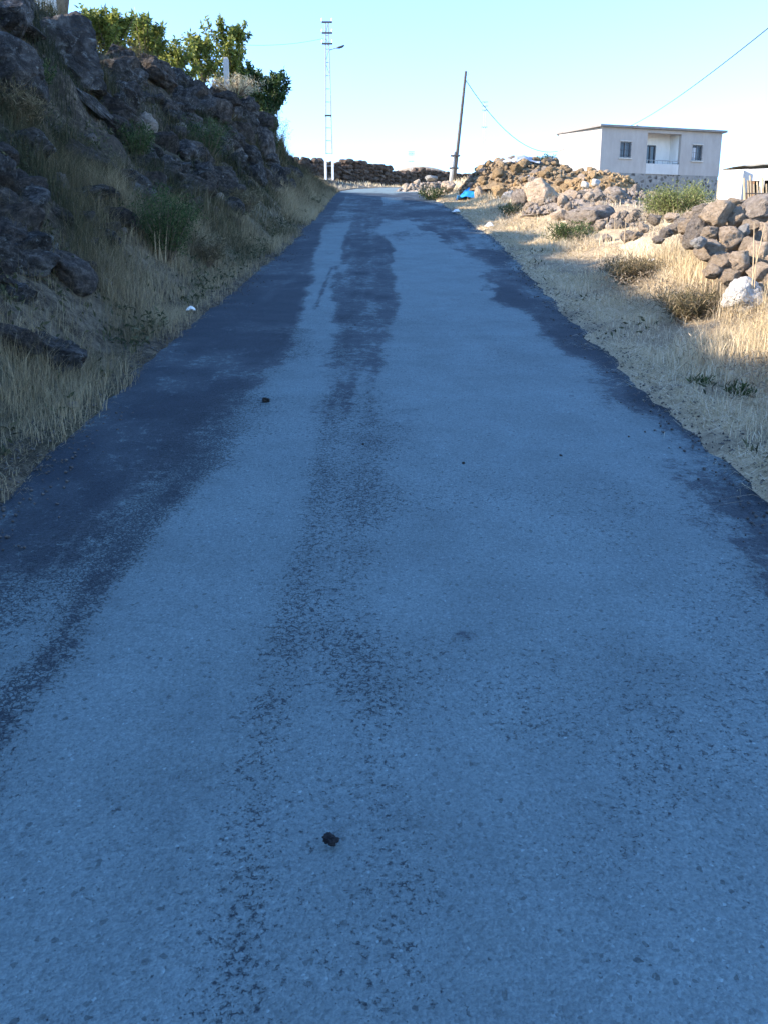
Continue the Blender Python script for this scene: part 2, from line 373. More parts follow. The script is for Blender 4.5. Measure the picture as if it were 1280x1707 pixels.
# ------------------------------------------------------------------ road
def road_material():
    m, t, b = new_mat('road')
    g = N(t, 'NewGeometry'); v = g.outputs['Position']
    a = N(t, 'Attribute', attribute_name='tar'); c = N(t, 'Attribute', attribute_name='crack')
    n_big = noise_node(t, v, 2.2, 6, .65); n_mid = noise_node(t, v, 16, 6, .7); n_fine = noise_node(t, v, 70, 4, .7); n_grain = noise_node(t, v, 210, 2, .6)
    vor = N(t, 'TexVoronoi'); vor.inputs['Scale'].default_value = 150; t.links.new(v, vor.inputs['Vector'])
    # tar or bitumen showing through the worn, dusty chippings
    e = math_(t, 'ADD', a.outputs['Fac'], math_(t, 'MULTIPLY', math_(t, 'SUBTRACT', n_mid, .5), 1.2))
    e = math_(t, 'ADD', e, math_(t, 'MULTIPLY', math_(t, 'SUBTRACT', n_fine, .5), 1.1))
    mp = N(t, 'Mapping'); mp.inputs['Scale'].default_value = (9, 1.6, 1); t.links.new(v, mp.inputs[0])
    n_str = noise_node(t, mp.outputs[0], 1.0, 6, .7)
    e = math_(t, 'ADD', e, math_(t, 'MULTIPLY', math_(t, 'SUBTRACT', n_str, .5), .55))
    e = math_(t, 'ADD', e, math_(t, 'MULTIPLY', math_(t, 'SUBTRACT', noise_node(t, v, 6, 5, .65), .5), .5))
    tar = ramp(t, e, [(.36, 0.0), (.66, 1.0)])
    light = ramp(t, n_fine, [(.25, (.101, .142, .150)), (.5, (.136, .187, .192)), (.78, (.188, .254, .257))])
    dust = ramp(t, n_big, [(.3, .84), (.7, 1.12)])
    light = mix(t, 1.0, light, dust, 'MULTIPLY')
    dark = ramp(t, n_fine, [(.25, (.024, .034, .042)), (.55, (.042, .057, .068)), (.8, (.082, .103, .118))])
    deep = ramp(t, a.outputs['Fac'], [(.70, 0.0), (.84, 1.0)])  # strongest tar, the left band, darkened further: the bank's shade put into the colour
    dark = mix(t, deep, dark, mix(t, 1.0, dark, (.46, .54, .62), 'MULTIPLY'))
    col = mix(t, tar, light, dark)
    # stone chips
    chip = ramp(t, vor.outputs['Color'], [(.0, .66), (.5, 1.0), (.9, 1.12), (.97, 1.7)])
    vs = N(t, 'TexVoronoi'); vs.inputs['Scale'].default_value = 82; t.links.new(v, vs.inputs['Vector'])
    spk = ramp(t, vs.outputs['Color'], [(.0, .35), (.09, .55), (.13, 1.0)])
    col = mix(t, ramp(t, n_big, [(.35, .5), (.65, 1.0)]), col, spk, 'MULTIPLY')
    col = mix(t, .85, col, chip, 'MULTIPLY')
    # ravelled pits and short crazed cracks
    sc = N(t, 'Mapping'); sc.inputs['Scale'].default_value = (1, 1, 1); t.links.new(v, sc.inputs[0])
    dn = N(t, 'TexNoise'); dn.inputs['Scale'].default_value = 55; dn.inputs['Detail'].default_value = 4; t.links.new(v, dn.inputs['Vector'])
    dm = N(t, 'VectorMath', operation='MULTIPLY_ADD'); t.links.new(dn.outputs[1], dm.inputs[0]); dm.inputs[1].default_value = (.03, .03, .03); t.links.new(v, dm.inputs[2])
    ve = N(t, 'TexVoronoi', feature='DISTANCE_TO_EDGE'); ve.inputs['Scale'].default_value = 58; t.links.new(dm.outputs[0], ve.inputs['Vector'])
    line = ramp(t, ve.outputs['Distance'], [(.04, 1.0), (.17, 0.0)])
    gate = noise_node(t, v, 48, 4, .7)
    gate = ramp(t, math_(t, 'ADD', gate, math_(t, 'MULTIPLY', c.outputs['Fac'], .3)), [(.60, 0.0), (.70, 1.0)])
    crack = math_(t, 'MULTIPLY', line, gate)
    pit = noise_node(t, v, 85, 3, .6)
    pit = ramp(t, math_(t, 'ADD', pit, math_(t, 'MULTIPLY', c.outputs['Fac'], .14)), [(.66, 0.0), (.72, 1.0)])
    hole = math_(t, 'MAXIMUM', math_(t, 'MULTIPLY', crack, .9), math_(t, 'MULTIPLY', pit, .75))
    col = mix(t, hole, col, (.014, .023, .034))
    t.links.new(col, b.inputs['Base Color'])
    h = math_(t, 'ADD', math_(t, 'MULTIPLY', n_fine, .5), math_(t, 'MULTIPLY', n_grain, .35))
    h = math_(t, 'SUBTRACT', h, math_(t, 'MULTIPLY', hole, .9))
    h = math_(t, 'SUBTRACT', h, math_(t, 'MULTIPLY', vor.outputs['Distance'], .35))
    bump(t, b, h, .75, .008)
    b.inputs['Roughness'].default_value = .8; b.inputs['Specular IOR Level'].default_value = .35
    return m
M['road'] = road_material()
def plane_xy(px, py):
    d = ray(px, py); k = 1.516 / (.1477 * d[1] - d[2]); return CAM + d * k
def edge_curve(pts):
    q = sorted((plane_xy(a, b)[1], plane_xy(a, b)[0]) for a, b in pts)
    return lambda y: np.interp(y, [k[0] for k in q], [k[1] for k in q])
ry = axis([(-4, .9, .12), (.9, 9, .028), (9, 18, .06), (18, 60, .15)])
cu = np.linspace(0, 1, 150)
RY = np.repeat(ry[:, None], 150, 1); L_ = _eL(ry)[:, None] - .42; R_ = _eR(ry)[:, None] + .42
RX = L_ + (R_ - L_) * cu[None]
und = .010 * fbm(RX * .9, RY * .5, oct=3, seed=51) + .004 * fbm(RX * 5, RY * 5, oct=2, seed=52)
RZ = Rz(RY) + und - .012
# where the tar shows: read off the photograph as plan curves, wandering with noise
wob = .10 * fbm(RX * 1.4, RY * .6, oct=4, seed=61) + .05 * fbm(RX * 6, RY * 3, oct=3, seed=62)
left_in = edge_curve([(545, 372), (528, 420), (508, 500), (492, 580), (440, 625), (400, 660), (330, 740), (250, 835), (140, 930), (0, 1015), (-150, 1130)])
cen_l = edge_curve([(575, 380), (570, 420), (552, 520), (541, 640), (528, 740), (515, 870), (500, 1000), (480, 1150)])
cen_r = edge_curve([(640, 380), (655, 420), (667, 550), (652, 650), (640, 760), (622, 870), (610, 1000), (600, 1150)])
right_in = edge_curve([(690, 372), (765, 420), (840, 500), (940, 600), (1045, 690), (1125, 765), (1230, 880), (1330, 990), (1500, 1200)])
def band(a, s): return sstep(-s, s, a)
soft = np.interp(RY, [3, 5, 9, 20], [.36, .2, .075, .06])
tar_l = band(left_in(RY) - RX + wob * np.interp(RY, [8, 12], [1, .5]), soft)
fade = 1 - sstep(5.3, 7.2, 12.5 - RY)          # central strip breaks up towards the camera
cen = band(RX - cen_l(RY) + wob * .6, soft * .8) * band(cen_r(RY) - RX + wob * .6, soft * .8)
cen_f = np.clip(.95 * sstep(4.6, 6.3, RY) + .5 * sstep(2.6, 5, RY) * (fbm(RX * 7, RY * .9, oct=3, seed=63) * .8 + .25), 0, 1)
gap = np.exp(-((RX - (cen_l(RY) * .45 + cen_r(RY) * .55)) / .05) ** 2) * (1 - sstep(5.6, 6.8, RY))
tar_c = .86 * cen * cen_f * (1 - .8 * gap)
tar_r = band(RX - right_in(RY) + wob * 1.3, soft * 1.2) * (.84 + .5 * fbm(RX * 2.4, RY * .8, oct=3, seed=64))
topd = sstep(15.5, 20, RY + 3 * fbm(RX * 1.2, RY * .35, oct=3, seed=65)) * (.72 + .5 * fbm(RX * 1.1, RY * .45, oct=4, seed=66))
left_streak = np.exp(-((RX - edge_curve([(510, 470), (500, 520), (430, 660), (300, 800), (225, 880), (165, 960), (95, 1080), (10, 1170)])(RY)) / .09) ** 2) * (1 - sstep(4.2, 5.2, RY))
slit = np.exp(-((RX - edge_curve([(548, 455), (530, 500), (518, 540)])(RY)) / .03) ** 2) * sstep(8.6, 9.4, RY) * (1 - sstep(12, 13, RY))
tar = np.clip(np.maximum.reduce([tar_l, tar_c, np.clip(tar_r, 0, 1), np.clip(topd, 0, 1), .62 * left_streak, .8 * slit]), 0, 1)
tar = tar * (1 - sstep(33.5, 36, RY))
tar = tar * .72 + .09 + .12 * fbm(RX * .8, RY * .8, oct=3, seed=67) + .10 * fbm(RX * 4, RY * 3, oct=3, seed=69)
spot = np.exp(-((RX - plane_xy(775, 1050)[0]) / .05) ** 2 - ((RY - plane_xy(775, 1050)[1]) / .045) ** 2)
tar = tar + .45 * spot + .13 * np.exp(-((RX - .08) / .33) ** 2) * (1 - sstep(4.5, 7.5, RY)) + .07 * np.exp(-((RX + .55) / .2) ** 2) * (1 - sstep(3, 5, RY))
for (a, b_, sx_, sy_, k) in ((560, 975, .10, .10, .38), (690, 370, .25, .5, -.5), (640, 383, .25, .8, -.6), (955, 395, .1, .6, -.4), (760, 400, .09, .8, -.4), (700, 345, .5, 1.2, -.35)):
    p = plane_xy(a, b_); tar = tar + k * np.exp(-((RX - p[0]) / sx_) ** 2 - ((RY - p[1]) / sy_) ** 2)
crk = left_streak * .9 + .35 * tar_r * (RY < 9) + .25 * np.exp(-((RX - edge_curve([(530, 800), (470, 1080), (430, 1250), (415, 1500)])(RY)) / .075) ** 2) * 1.7
crk = crk + .46 * np.exp(-((RX - edge_curve([(590, 850), (560, 980), (640, 1150), (650, 1280), (670, 1430), (690, 1600)])(RY) + .05 * fbm(RX * 2, RY * 2, oct=2, seed=72)) / .17) ** 2) * (1 - sstep(5, 6.5, RY))
crk = crk + .7 * np.exp(-((RX - left_in(RY) + .02) / .22) ** 2) * (RY < 8) - .13 + .3 * fbm(RX * 2, RY * 2, oct=3, seed=68)
road = grid_mesh('road', RX, RY, RZ, M['road'], {'tar': tar.ravel(), 'crack': crk.ravel()})
tag(road, kind='structure')

# ------------------------------------------------------------------ rocks
_ico = {}
def ico(level):
    if level in _ico: return _ico[level]
    import bmesh
    bm = bmesh.new(); bmesh.ops.create_icosphere(bm, subdivisions=level, radius=1)
    v = np.array([tuple(x.co) for x in bm.verts]); f = [[x.index for x in q.verts] for q in bm.faces]
    bm.free(); _ico[level] = (v, f); return v, f
def rock_shape(seed, level=4, cuts=11, rough=.16, blocky=.72):
    cuts = cuts + (6 if level >= 4 else 0)
    r = np.random.default_rng(seed); v, f = ico(level); v = v.copy()
    for k in range(cuts):
        n = r.normal(size=3); n /= np.linalg.norm(n); d = r.uniform(blocky - .14, blocky + .16)
        ex = v @ n - d
        v = v - np.where(ex > 0, ex * .97, 0)[:, None] * n[None]
    nrm = v / np.linalg.norm(v, axis=1, keepdims=True)
    o = seed * 3.17 % 50
    disp = rough * fbm(nrm[:, 0] * 1.7 + o, nrm[:, 1] * 1.7, nrm[:, 2] * 1.7, oct=3, seed=seed) * .8
    if level >= 4:
        rg = np.abs(fbm(nrm[:, 0] * 2.6 + o, nrm[:, 1] * 2.6, nrm[:, 2] * 2.6, oct=3, seed=seed + 7))
        disp = disp - rough * .7 * np.exp(-(rg / .09) ** 2)
        disp = disp + rough * .32 * fbm(nrm[:, 0] * 6 + o, nrm[:, 1] * 6, nrm[:, 2] * 6, oct=3, seed=seed + 3, gain=.6)
    if level >= 5: disp = disp + rough * .2 * fbm(nrm[:, 0] * 17 + o, nrm[:, 1] * 17, nrm[:, 2] * 17, oct=3, seed=seed + 11, gain=.65)
    v = v + nrm * disp[:, None]
    v -= (v.max(0) + v.min(0)) / 2
    v /= (v.max(0) - v.min(0)) / 2
    return v, f
_shapes = {}
def rock_mesh(kind, seed, mat, level=4, cuts=11, rough=.16, blocky=.72):
    key = (kind, seed, mat, level)
    if key in _shapes: return _shapes[key]
    v, f = rock_shape(seed, level, cuts, rough, blocky)
    me = bpy.data.meshes.new(kind); me.from_pydata([tuple(x) for x in v], [], f); me.update()
    me.polygons.foreach_set('use_smooth', np.ones(len(me.polygons), bool))
    me.materials.append(M[mat]); _shapes[key] = me; return me
def rock(name, p, dims, rot, mat, label, cat='boulder', group=None, seed=0, level=4, rough=.16, blocky=.72, cuts=11):
    if mat in ('basalt', 'basalt_far'): rough, blocky, cuts = rough * .75, .60, 4 if level >= 4 else 9
    o = bpy.data.objects.new(name, rock_mesh(name, seed, mat, level, cuts, rough, blocky)); C.objects.link(o)
    o.location = tuple(map(float, p)); o.scale = tuple(float(d) / 2 for d in dims)
    o.rotation_euler = rot
    return tag(o, label, cat, group)
BG = 'dark boulders of the rocky bank'
def bank_rock(px, py, wpx, hpx, label, mat='basalt', tilt=0, seed=0, sink=.25, deep=.9, Y=None, name='boulder', cat='boulder', group=None, rough=.16, blocky=.72, level=5):
    p = at(px, py, Y) if Y else hit(px, py)
    W, Hh = size_at(wpx, p), size_at(hpx, p)
    d = ray(px, py); d = d / np.linalg.norm(d)
    p = p + d * (W * .5 * deep * (.5 - sink))
    rz = -math.atan2(p[0], p[1]) * .7
    return rock(name, p, (W, max(W, Hh) * deep, Hh), (rad(-6), rad(tilt), rz), mat, label, cat, group, seed, level, rough, blocky)
bank_rock(114, 106, 168, 150, 'huge dark leaning boulder with lichen crowning the shaded left bank', tilt=38, seed=301, Y=14.3, deep=.9, rough=.12)
bank_rock(22, 62, 75, 64, 'grey lumpy boulder wedged beside the huge leaning boulder', seed=302, Y=12.8, tilt=20)
bank_rock(18, 6, 90, 66, 'dark boulder above the lumpy grey one at the top of the bank', seed=303, Y=14.6)
bank_rock(125, 160, 140, 30, 'long pale grey slab slanting below the huge leaning boulder', tilt=39, seed=304, Y=13.2, rough=.08)
bank_rock(98, 190, 90, 50, 'dark slab tucked under the long slanting pale slab', tilt=35, seed=305, Y=12.6)
bank_rock(256, 118, 84, 62, 'sunlit topped rock standing highest in the middle of the ridge', 'basalt_far', tilt=8, seed=306, Y=18.6)
bank_rock(75, 278, 36, 44, 'palest rounded stone in the dark hollow of the left bank', 'palestone', tilt=30, seed=307, name='stone', cat='stone', rough=.1, sink=1.1)
bank_rock(101, 304, 25, 34, 'small pinkish grey stone just below the palest rounded stone', 'greystone', seed=308, name='stone', cat='stone', sink=1.1)
bank_rock(160, 284, 112, 52, 'blue grey wedge shaped slab pointing down the left bank', 'basalt_far', tilt=36, seed=309, rough=.09, sink=1.1)
bank_rock(4, 300, 52, 100, 'tall dark boulder cut by the photo edge beside the dark hollow', seed=310)
bank_rock(84, 408, 25, 38, 'pale upright stone alone in the grass of the left slope', 'palestone', tilt=-25, seed=311, name='stone', cat='stone', sink=1.1)
bank_rock(8, 398, 62, 24, 'low flat grey rock at the photo edge level with the pale upright stone', seed=312, sink=1.1)
bank_rock(16, 472, 56, 24, 'thin grey rock slanting in the grass below the low flat rock', 'basalt_far', tilt=32, seed=313, sink=1.1)
bank_rock(92, 590, 104, 84, 'big dark rounded boulder in dry grass near the road edge', seed=314, sink=.85)
bank_rock(22, 572, 96, 60, 'grey ridged boulder touching the big dark rounded one', 'basalt_far', tilt=14, seed=315, sink=.8)
bank_rock(124, 676, 24, 15, 'small flat blue grey stone on the left verge beside the tarmac', 'greystone', seed=316, name='stone', cat='stone', level=3, sink=1.1)
bank_rock(241, 206, 46, 40, 'pinkish boulder set in the grassy middle of the left bank', 'greystone', seed=317)
bank_rock(205, 165, 60, 62, 'lichen spotted boulder right of the huge leaning boulder', seed=318)
bank_rock(222, 132, 54, 46, 'dark block between the leaning boulder and the sunlit topped rock', seed=319)
bank_rock(300, 142, 62, 66, 'dark block right of the sunlit topped rock', seed=320)
bank_rock(283, 186, 42, 40, 'rounded brown boulder under the dark block of the ridge', 'basalt_far', seed=321)
bank_rock(334, 176, 54, 42, 'flat topped dark rock on the ridge left of the concrete post', seed=322)
bank_rock(372, 168, 62, 34, 'sunlit tan ledge rock at the foot of the concrete post', 'basalt_far', seed=323, Y=22.0)
bank_rock(404, 205, 60, 60, 'dark fractured boulder below the concrete post', seed=324)
bank_rock(438, 245, 44, 84, 'tall grey rock face with black clefts near the ridge end', 'basalt_far', seed=325, deep=1.0)
bank_rock(424, 295, 46, 48, 'reddish grey boulder under the tall cleft rock face', seed=326)
bank_rock(352, 304, 92, 56, 'wide dark boulder low in the middle of the left bank', seed=327)
bank_rock(302, 262, 70, 60, 'dark jutting boulder over the wide low one', seed=328)
bank_rock(464, 302, 34, 52, 'dark upright block at the foot of the ridge end', seed=329)
bank_rock(487, 296, 40, 42, 'last dark boulder of the bank before the far wall', seed=330)
bank_rock(382, 370, 50, 26, 'blue grey flat rock lying in the grass low on the left slope', 'basalt_far', tilt=20, seed=331)
bank_rock(150, 330, 120, 40, 'dark boulder shadowed under the wedge shaped slab', seed=332)
bank_rock(40, 250, 110, 60, 'black overhanging boulder above the palest rounded stone', seed=333)
# the rest of the boulders that show through the grass
KEEP = [(75, 278, 62), (101, 304, 50), (84, 408, 55), (124, 676, 40), (241, 206, 45), (160, 284, 70), (125, 155, 75), (105, 90, 85), (256, 118, 45), (30, 215, 45), (275, 380, 60), (438, 245, 30)]
cnt = 0; tries = 0
while cnt < 255 and tries < 14000:
    tries += 1
    px, py = random.uniform(0, 500), random.uniform(30, 640)
    p = hit(px, py)
    t = (float(_eL(p[1])) - .35 - p[0]) / max(.3, float(_eL(p[1])) - .35 - float(_xc(p[1])))
    if t < .12 or p[1] > 32: continue
    if any(math.hypot(px - a, (py - b_) * 1.1) < r_ for a, b_, r_ in KEEP): continue
    if random.random() > (.05 + .3 * t if t < .2 else .95): continue
    s = random.choice([.24, .3, .38, .48, .6, .75]) * random.uniform(.8, 1.2) * (.45 + .6 * min(t * 1.3, 1))
    big = s > .16; lich = random.random() < .5
    rock('boulder' if big else 'stone', (p[0] - .08 * s, p[1] + .1 * s, p[2] + .06 * s), (s * 1.2, s, s * random.uniform(.6, .95)),
         (random.uniform(-.5, .5), random.uniform(-.5, .5), random.uniform(0, 6.3)), 'basalt' if lich else 'basalt_far',
         (('dark lichen spotted boulder half buried in the shaded left bank' if lich else 'dark brown grey boulder half buried in the shaded left bank') if big else 'small dark stone lodged in the grass of the left bank'),
         'boulder' if big else 'stone', (BG if lich else 'brown grey boulders of the rocky bank') if big else 'small stones of the rocky bank', 340 + random.randrange(14), 4 if big else 3)
    cnt += 1
for i, (a, b_, s_) in enumerate(((52, 345, 16), (205, 385, 14), (150, 232, 20), (330, 345, 16), (395, 255, 22), (270, 300, 18), (180, 470, 12), (45, 500, 16), (365, 330, 16), (300, 215, 22))):
    bank_rock(a, b_, s_ * 1.2, s_, 'small pale weathered stone showing among the dark boulders of the left bank', 'greystone', tilt=random.uniform(-30, 30), seed=380 + i, sink=1.0, name='stone', cat='stone', group='small pale stones of the rocky bank', level=3)

# --- stone pile on the near right
RG = 'brown stones of the near right pile'
def pile_rock(px, py, wpx, hpx, mat='fieldstone', tilt=0, label=None, seed=0, dY=0, sc=1.12, deep=.95, name='stone'):
    Y = 7.35 + (520 - py) / 185 * 1.45 + dY
    p = at(px, py, Y); W, Hh = size_at(wpx, p) * sc, size_at(hpx, p) * sc
    return rock(name, p, (W, max(W, Hh) * deep, Hh), (random.uniform(-.2, .2), rad(tilt), random.uniform(-.4, .4)), mat,
                label or 'brown rounded field stone in the middle of the near right pile', 'stone', None if label else RG, seed, 4, .12, .78)
pile_rock(1196, 357, 52, 40, tilt=-22, seed=401, label='biggest brown stone, uppermost on the left shoulder of the near right pile')
pile_rock(1183, 390, 28, 24, seed=402, label='tan stone directly under the biggest brown stone of the near pile')
pile_rock(1228, 362, 30, 32, seed=403, label='upright brown stone between the biggest stone and the grey slab')
pile_rock(1266, 347, 60, 38, 'greystone', tilt=-34, seed=404, dY=-.1, label='grey slab tilted on top of the near right pile at the photo edge')
pile_rock(1164, 404, 24, 18, 'palestone', tilt=-20, seed=405, dY=-.25, label='small white stone at the left tip of the near right pile')
pile_rock(1182, 418, 46, 36, seed=406, label='wide tan stone right of the small white tip stone', tilt=8)
pile_rock(1216, 396, 40, 36, seed=407)
pile_rock(1238, 385, 18, 26, 'palestone', tilt=25, seed=408, dY=-.1, label='pale angular stone in the centre of the near right pile')
pile_rock(1252, 379, 32, 22, seed=409); pile_rock(1247, 408, 30, 30, seed=410); pile_rock(1266, 422, 36, 38, seed=411)
pile_rock(1200, 434, 36, 28, seed=412); pile_rock(1230, 437, 42, 38, seed=413, tilt=15)
pile_rock(1265, 454, 42, 32, seed=414, label='tan stone resting directly above the white boulder')
pile_rock(1276, 392, 30, 40, seed=415); pile_rock(1160, 392, 40, 46, 'greystone', seed=416, dY=.35, label='dark grey stone in shade behind the small white tip stone')
pile_rock(1166, 366, 26, 20, 'greystone', seed=417, dY=.3, label='flat grey stone left of the biggest brown stone')
pile_rock(1236, 494, 60, 56, 'whitestone', tilt=-18, seed=418, dY=.1, label='big white boulder in dry grass in front of the near right pile', name='boulder')
pile_rock(1262, 492, 26, 40, seed=419, dY=.15, label='brown stone hidden beside the big white boulder')
pile_rock(1215, 462, 34, 30, seed=420, dY=.15); pile_rock(1190, 452, 30, 24, seed=421, dY=.1); pile_rock(1245, 455, 26, 26, seed=422, dY=.2)
pile_rock(1290, 430, 40, 40, seed=423); pile_rock(1296, 470, 46, 44, seed=424); pile_rock(1310, 400, 50, 50, seed=425); pile_rock(1300, 365, 60, 50, seed=426, dY=.3)
pile_rock(1210, 372, 40, 40, seed=427, dY=.45); pile_rock(1240, 395, 40, 40, seed=428, dY=.45); pile_rock(1250, 430, 40, 40, seed=429, dY=.4); pile_rock(1205, 415, 40, 36, seed=430, dY=.4); pile_rock(1225, 340, 30, 20, seed=431, dY=.6)

for (a, b_, w1, h1, dy) in ((1152, 380, 40, 26, 1.0), (1138, 372, 30, 20, 1.7), (1172, 350, 30, 18, 1.6), (1150, 362, 28, 18, 2.2), (1125, 380, 26, 18, 1.6), (1200, 345, 30, 18, 1.4), (1168, 385, 34, 24, .8), (1110, 388, 22, 14, 1.5), (1090, 366, 24, 16, 3.4), (1072, 380, 22, 14, 3.0), (1120, 362, 26, 16, 2.8), (1062, 392, 20, 12, 2.6), (1142, 398, 24, 16, .9), (1098, 400, 20, 12, 1.4)):
    p = at(a, b_, 8.6 + dy); W = size_at(w1, p); rock('stone', (p[0], p[1], max(p[2], ground_at(p[0], p[1]) + W * .2)), (W * 1.1, W, W * .7), (random.uniform(-.3, .3), random.uniform(-.3, .3), random.random() * 6), random.choice(['fieldstone', 'greystone']), 'loose stone of the low tail running back from the near right pile', 'stone', 'stones of the tail behind the near right pile', 432 + int(dy * 10) % 7, 4, .12, .7)
# --- rocks and heaps of the right side further up
def right_rock(px, py, wpx, hpx, label, mat='fieldstone', tilt=0, seed=0, up=0, Y=None, name='boulder', group=None, level=4):
    """px, py = middle of the rock; its foot is set on the ground under it"""
    p = hit(px, py + hpx * .5) if Y is None else at(px, py + hpx * .45, Y)
    W, Hh = size_at(wpx, p), size_at(hpx, p)
    return rock(name, (p[0], p[1] + W * .2, p[2] + Hh * (.45 + up)), (W, W * .9, Hh * 1.12), (0, rad(tilt), random.uniform(-.3, .3)), mat, label, name, group, seed, level, .13)
right_rock(906, 320, 62, 44, 'large smooth tan boulder in front of the two rubble heaps', 'fieldstone', seed=501)
right_rock(868, 331, 36, 30, 'grey slab leaning with its face in shade beside the large tan boulder', 'greystone', tilt=24, seed=502)
right_rock(985, 363, 84, 42, 'blue grey boulder with its front in shade above dark green weeds', 'greystone', seed=503)
right_rock(832, 318, 26, 24, 'reddish brown rock left of the leaning grey slab', 'tanstone', tilt=-28, seed=504, name='stone')
right_rock(846, 327, 24, 20, 'mossy pale rock between the reddish brown rock and the leaning slab', 'palestone', seed=505, name='stone')
right_rock(800, 321, 20, 24, 'tan upright rock below the blue tarpaulin', 'fieldstone', seed=506, name='stone')
right_rock(746, 312, 28, 22, 'pale brown rock at the foot of the wooden pole', 'fieldstone', seed=507, name='stone')
right_rock(718, 296, 22, 8, 'flat whitish stone lying left of the wooden pole', 'palestone', seed=508, name='stone', Y=36)
right_rock(1050, 393, 30, 18, 'small grey stone in pink grass right of the shaded boulder', 'greystone', seed=509, name='stone')
right_rock(1012, 396, 22, 14, 'small blue grey stone under the shaded boulder', 'greystone', seed=510, name='stone')
right_rock(930, 358, 30, 20, 'brown rock between the large tan boulder and the shaded boulder', 'fieldstone', seed=511, name='stone')
right_rock(885, 345, 26, 16, 'low tan rock under the leaning grey slab', 'fieldstone', seed=512, name='stone')
right_rock(1150, 372, 34, 24, 'grey rock below the sunlit green bush', 'greystone', seed=513, name='stone')
def heap(cx, cy, Y, rx, ry, h, n, smin, smax, mats, label, n_stuff, cat='stone', grp=None, base_drop=.15, top_cols=None):
    c = at(cx, cy, Y); g0 = ground_at(c[0], c[1]) - base_drop
    def surf(a, r):
        x = c[0] + math.cos(a) * r * rx; y = c[1] + math.sin(a) * r * ry
        z = g0 + h * (1 - r ** 3.2) * (1 + .2 * float(vnoise(np.array([x * 1.3]), np.array([y * 1.3]), seed=81)[0]))
        return x, y, z
    # the core of small rubble: uncountable
    V, Fc, k = [], [], 0
    for i in range(n_stuff):
        r = math.sqrt(random.random()); a = random.uniform(math.pi * .9, math.pi * 2.1) if random.random() < .8 else random.uniform(0, 6.28)
        x, y, z = surf(a, r); s = random.uniform(smin * .5, smin * 1.05)
        v, f = rock_shape(900 + i % 9, 2, 8, .12)
        v = v @ np.array(Euler((random.random() * 6, random.random() * 6, random.random() * 6)).to_matrix()).T * (s * .5) + np.array([x, y, z - s * .1])
        V.append(v); Fc += [[q + k for q in ff] for ff in f]; k += len(v)
    # body under the stones
    nr, na = 10, 36; b0 = k; body = []
    for i in range(nr + 1):
        for j in range(na):
            x, y, z = surf(j / na * 2 * math.pi, i / nr); body.append((x, y, z - smin * .45))
    V.append(np.array(body)); 
    for i in range(nr):
        for j in range(na):
            j2 = (j + 1) % na; Fc.append([b0 + i * na + j, b0 + (i + 1) * na + j, b0 + (i + 1) * na + j2, b0 + i * na + j2])
    o = link_mesh('rubble', np.concatenate(V), Fc, M[mats[0]], None, False); tag(o, label, 'rubble', None, 'stuff')
    for i in range(n):
        r = random.random() ** .6 * .97; a = random.uniform(math.pi * .95, math.pi * 2.05)
        x, y, z = surf(a, r); s = random.uniform(smin, smax)
        mt = mats[1 + random.randrange(len(mats) - 1)]
        if top_cols and (z - g0) / h > .5: mt = random.choice(top_cols)
        rock('stone', (x, y, z), (s * 1.25, s, s * .85), (random.uniform(-.6, .6), random.uniform(-.6, .6), random.random() * 6), mt, grp[1], 'stone', grp[0], 950 + random.randrange(10), 3)
heap(866, 300, 27.5, 1.8, 1.3, .86, 60, .12, .36, ['rubblestone', 'greystone', 'rubblestone', 'tanstone', 'rubblestone'], 'rubble of the taller round heap beside the blue tarpaulin', 420,
     grp=('stones of the taller round rubble heap', 'small stone lying on the taller round rubble heap'), top_cols=['tanstone', 'rubblestone', 'rubblestone', 'greystone'])
heap(935, 308, 26.0, 1.7, 1.2, .60, 24, .12, .34, ['rubblestone', 'rubblestone', 'tanstone', 'greystone'], 'low saddle of rubble between the two rubble heaps', 260,
     grp=('stones of the low rubble saddle', 'small stone lying on the low saddle between rubble heaps'))
heap(1000, 312, 24.0, 1.3, 1.0, .60, 28, .1, .22, ['tanstone', 'tanstone', 'fieldstone', 'tanstone'], 'golden brown rubble of the heap before the house', 300,
     grp=('stones of the golden heap before the house', 'golden brown stone lying on the heap before the house'))
heap(1000, 345, 19.5, 1.7, 1.3, .40, 42, .1, .34, ['greystone', 'greystone', 'fieldstone', 'fieldstone'], 'low spread of grey brown rubble above the shaded boulder', 300,
     grp=('stones of the low grey rubble spread', 'small grey brown stone of the low rubble spread above the shaded boulder'))
heap(735, 305, 37.0, 1.9, .8, .35, 16, .14, .34, ['greystone', 'greystone', 'fieldstone'], 'low rubble strip around the foot of the wooden pole', 120,
     grp=('stones by the wooden pole', 'small stone of the rubble strip by the wooden pole'))
heap(1085, 372, 15.2, 1.15, .8, .26, 18, .1, .22, ['greystone', 'fieldstone', 'greystone', 'fieldstone'], 'low pinkish rubble between the shaded boulder and the near right pile', 150,
     grp=('stones of the pinkish rubble strip', 'small stone of the pinkish rubble strip below the green bush'))
for (a, b_, s, Y, l) in ((975, 308, 14, 22.4, 'white block on the golden heap, left of two'), (992, 304, 16, 22.6, 'rounder white block on the golden heap, right of two'), (949, 320, 9, 21.5, 'small white stone left of the golden heap'), (978, 322, 14, 20.2, 'white angular stone under the golden heap'), (879, 297, 13, 25.8, 'whitish round stone low on the taller rubble heap')):
    p = at(a, b_, Y); q = size_at(s, p); rock('stone', p, (q, q, q * .8), (0, .3, random.random()), 'whitestone', l, 'stone', None, 960 + s, 3)

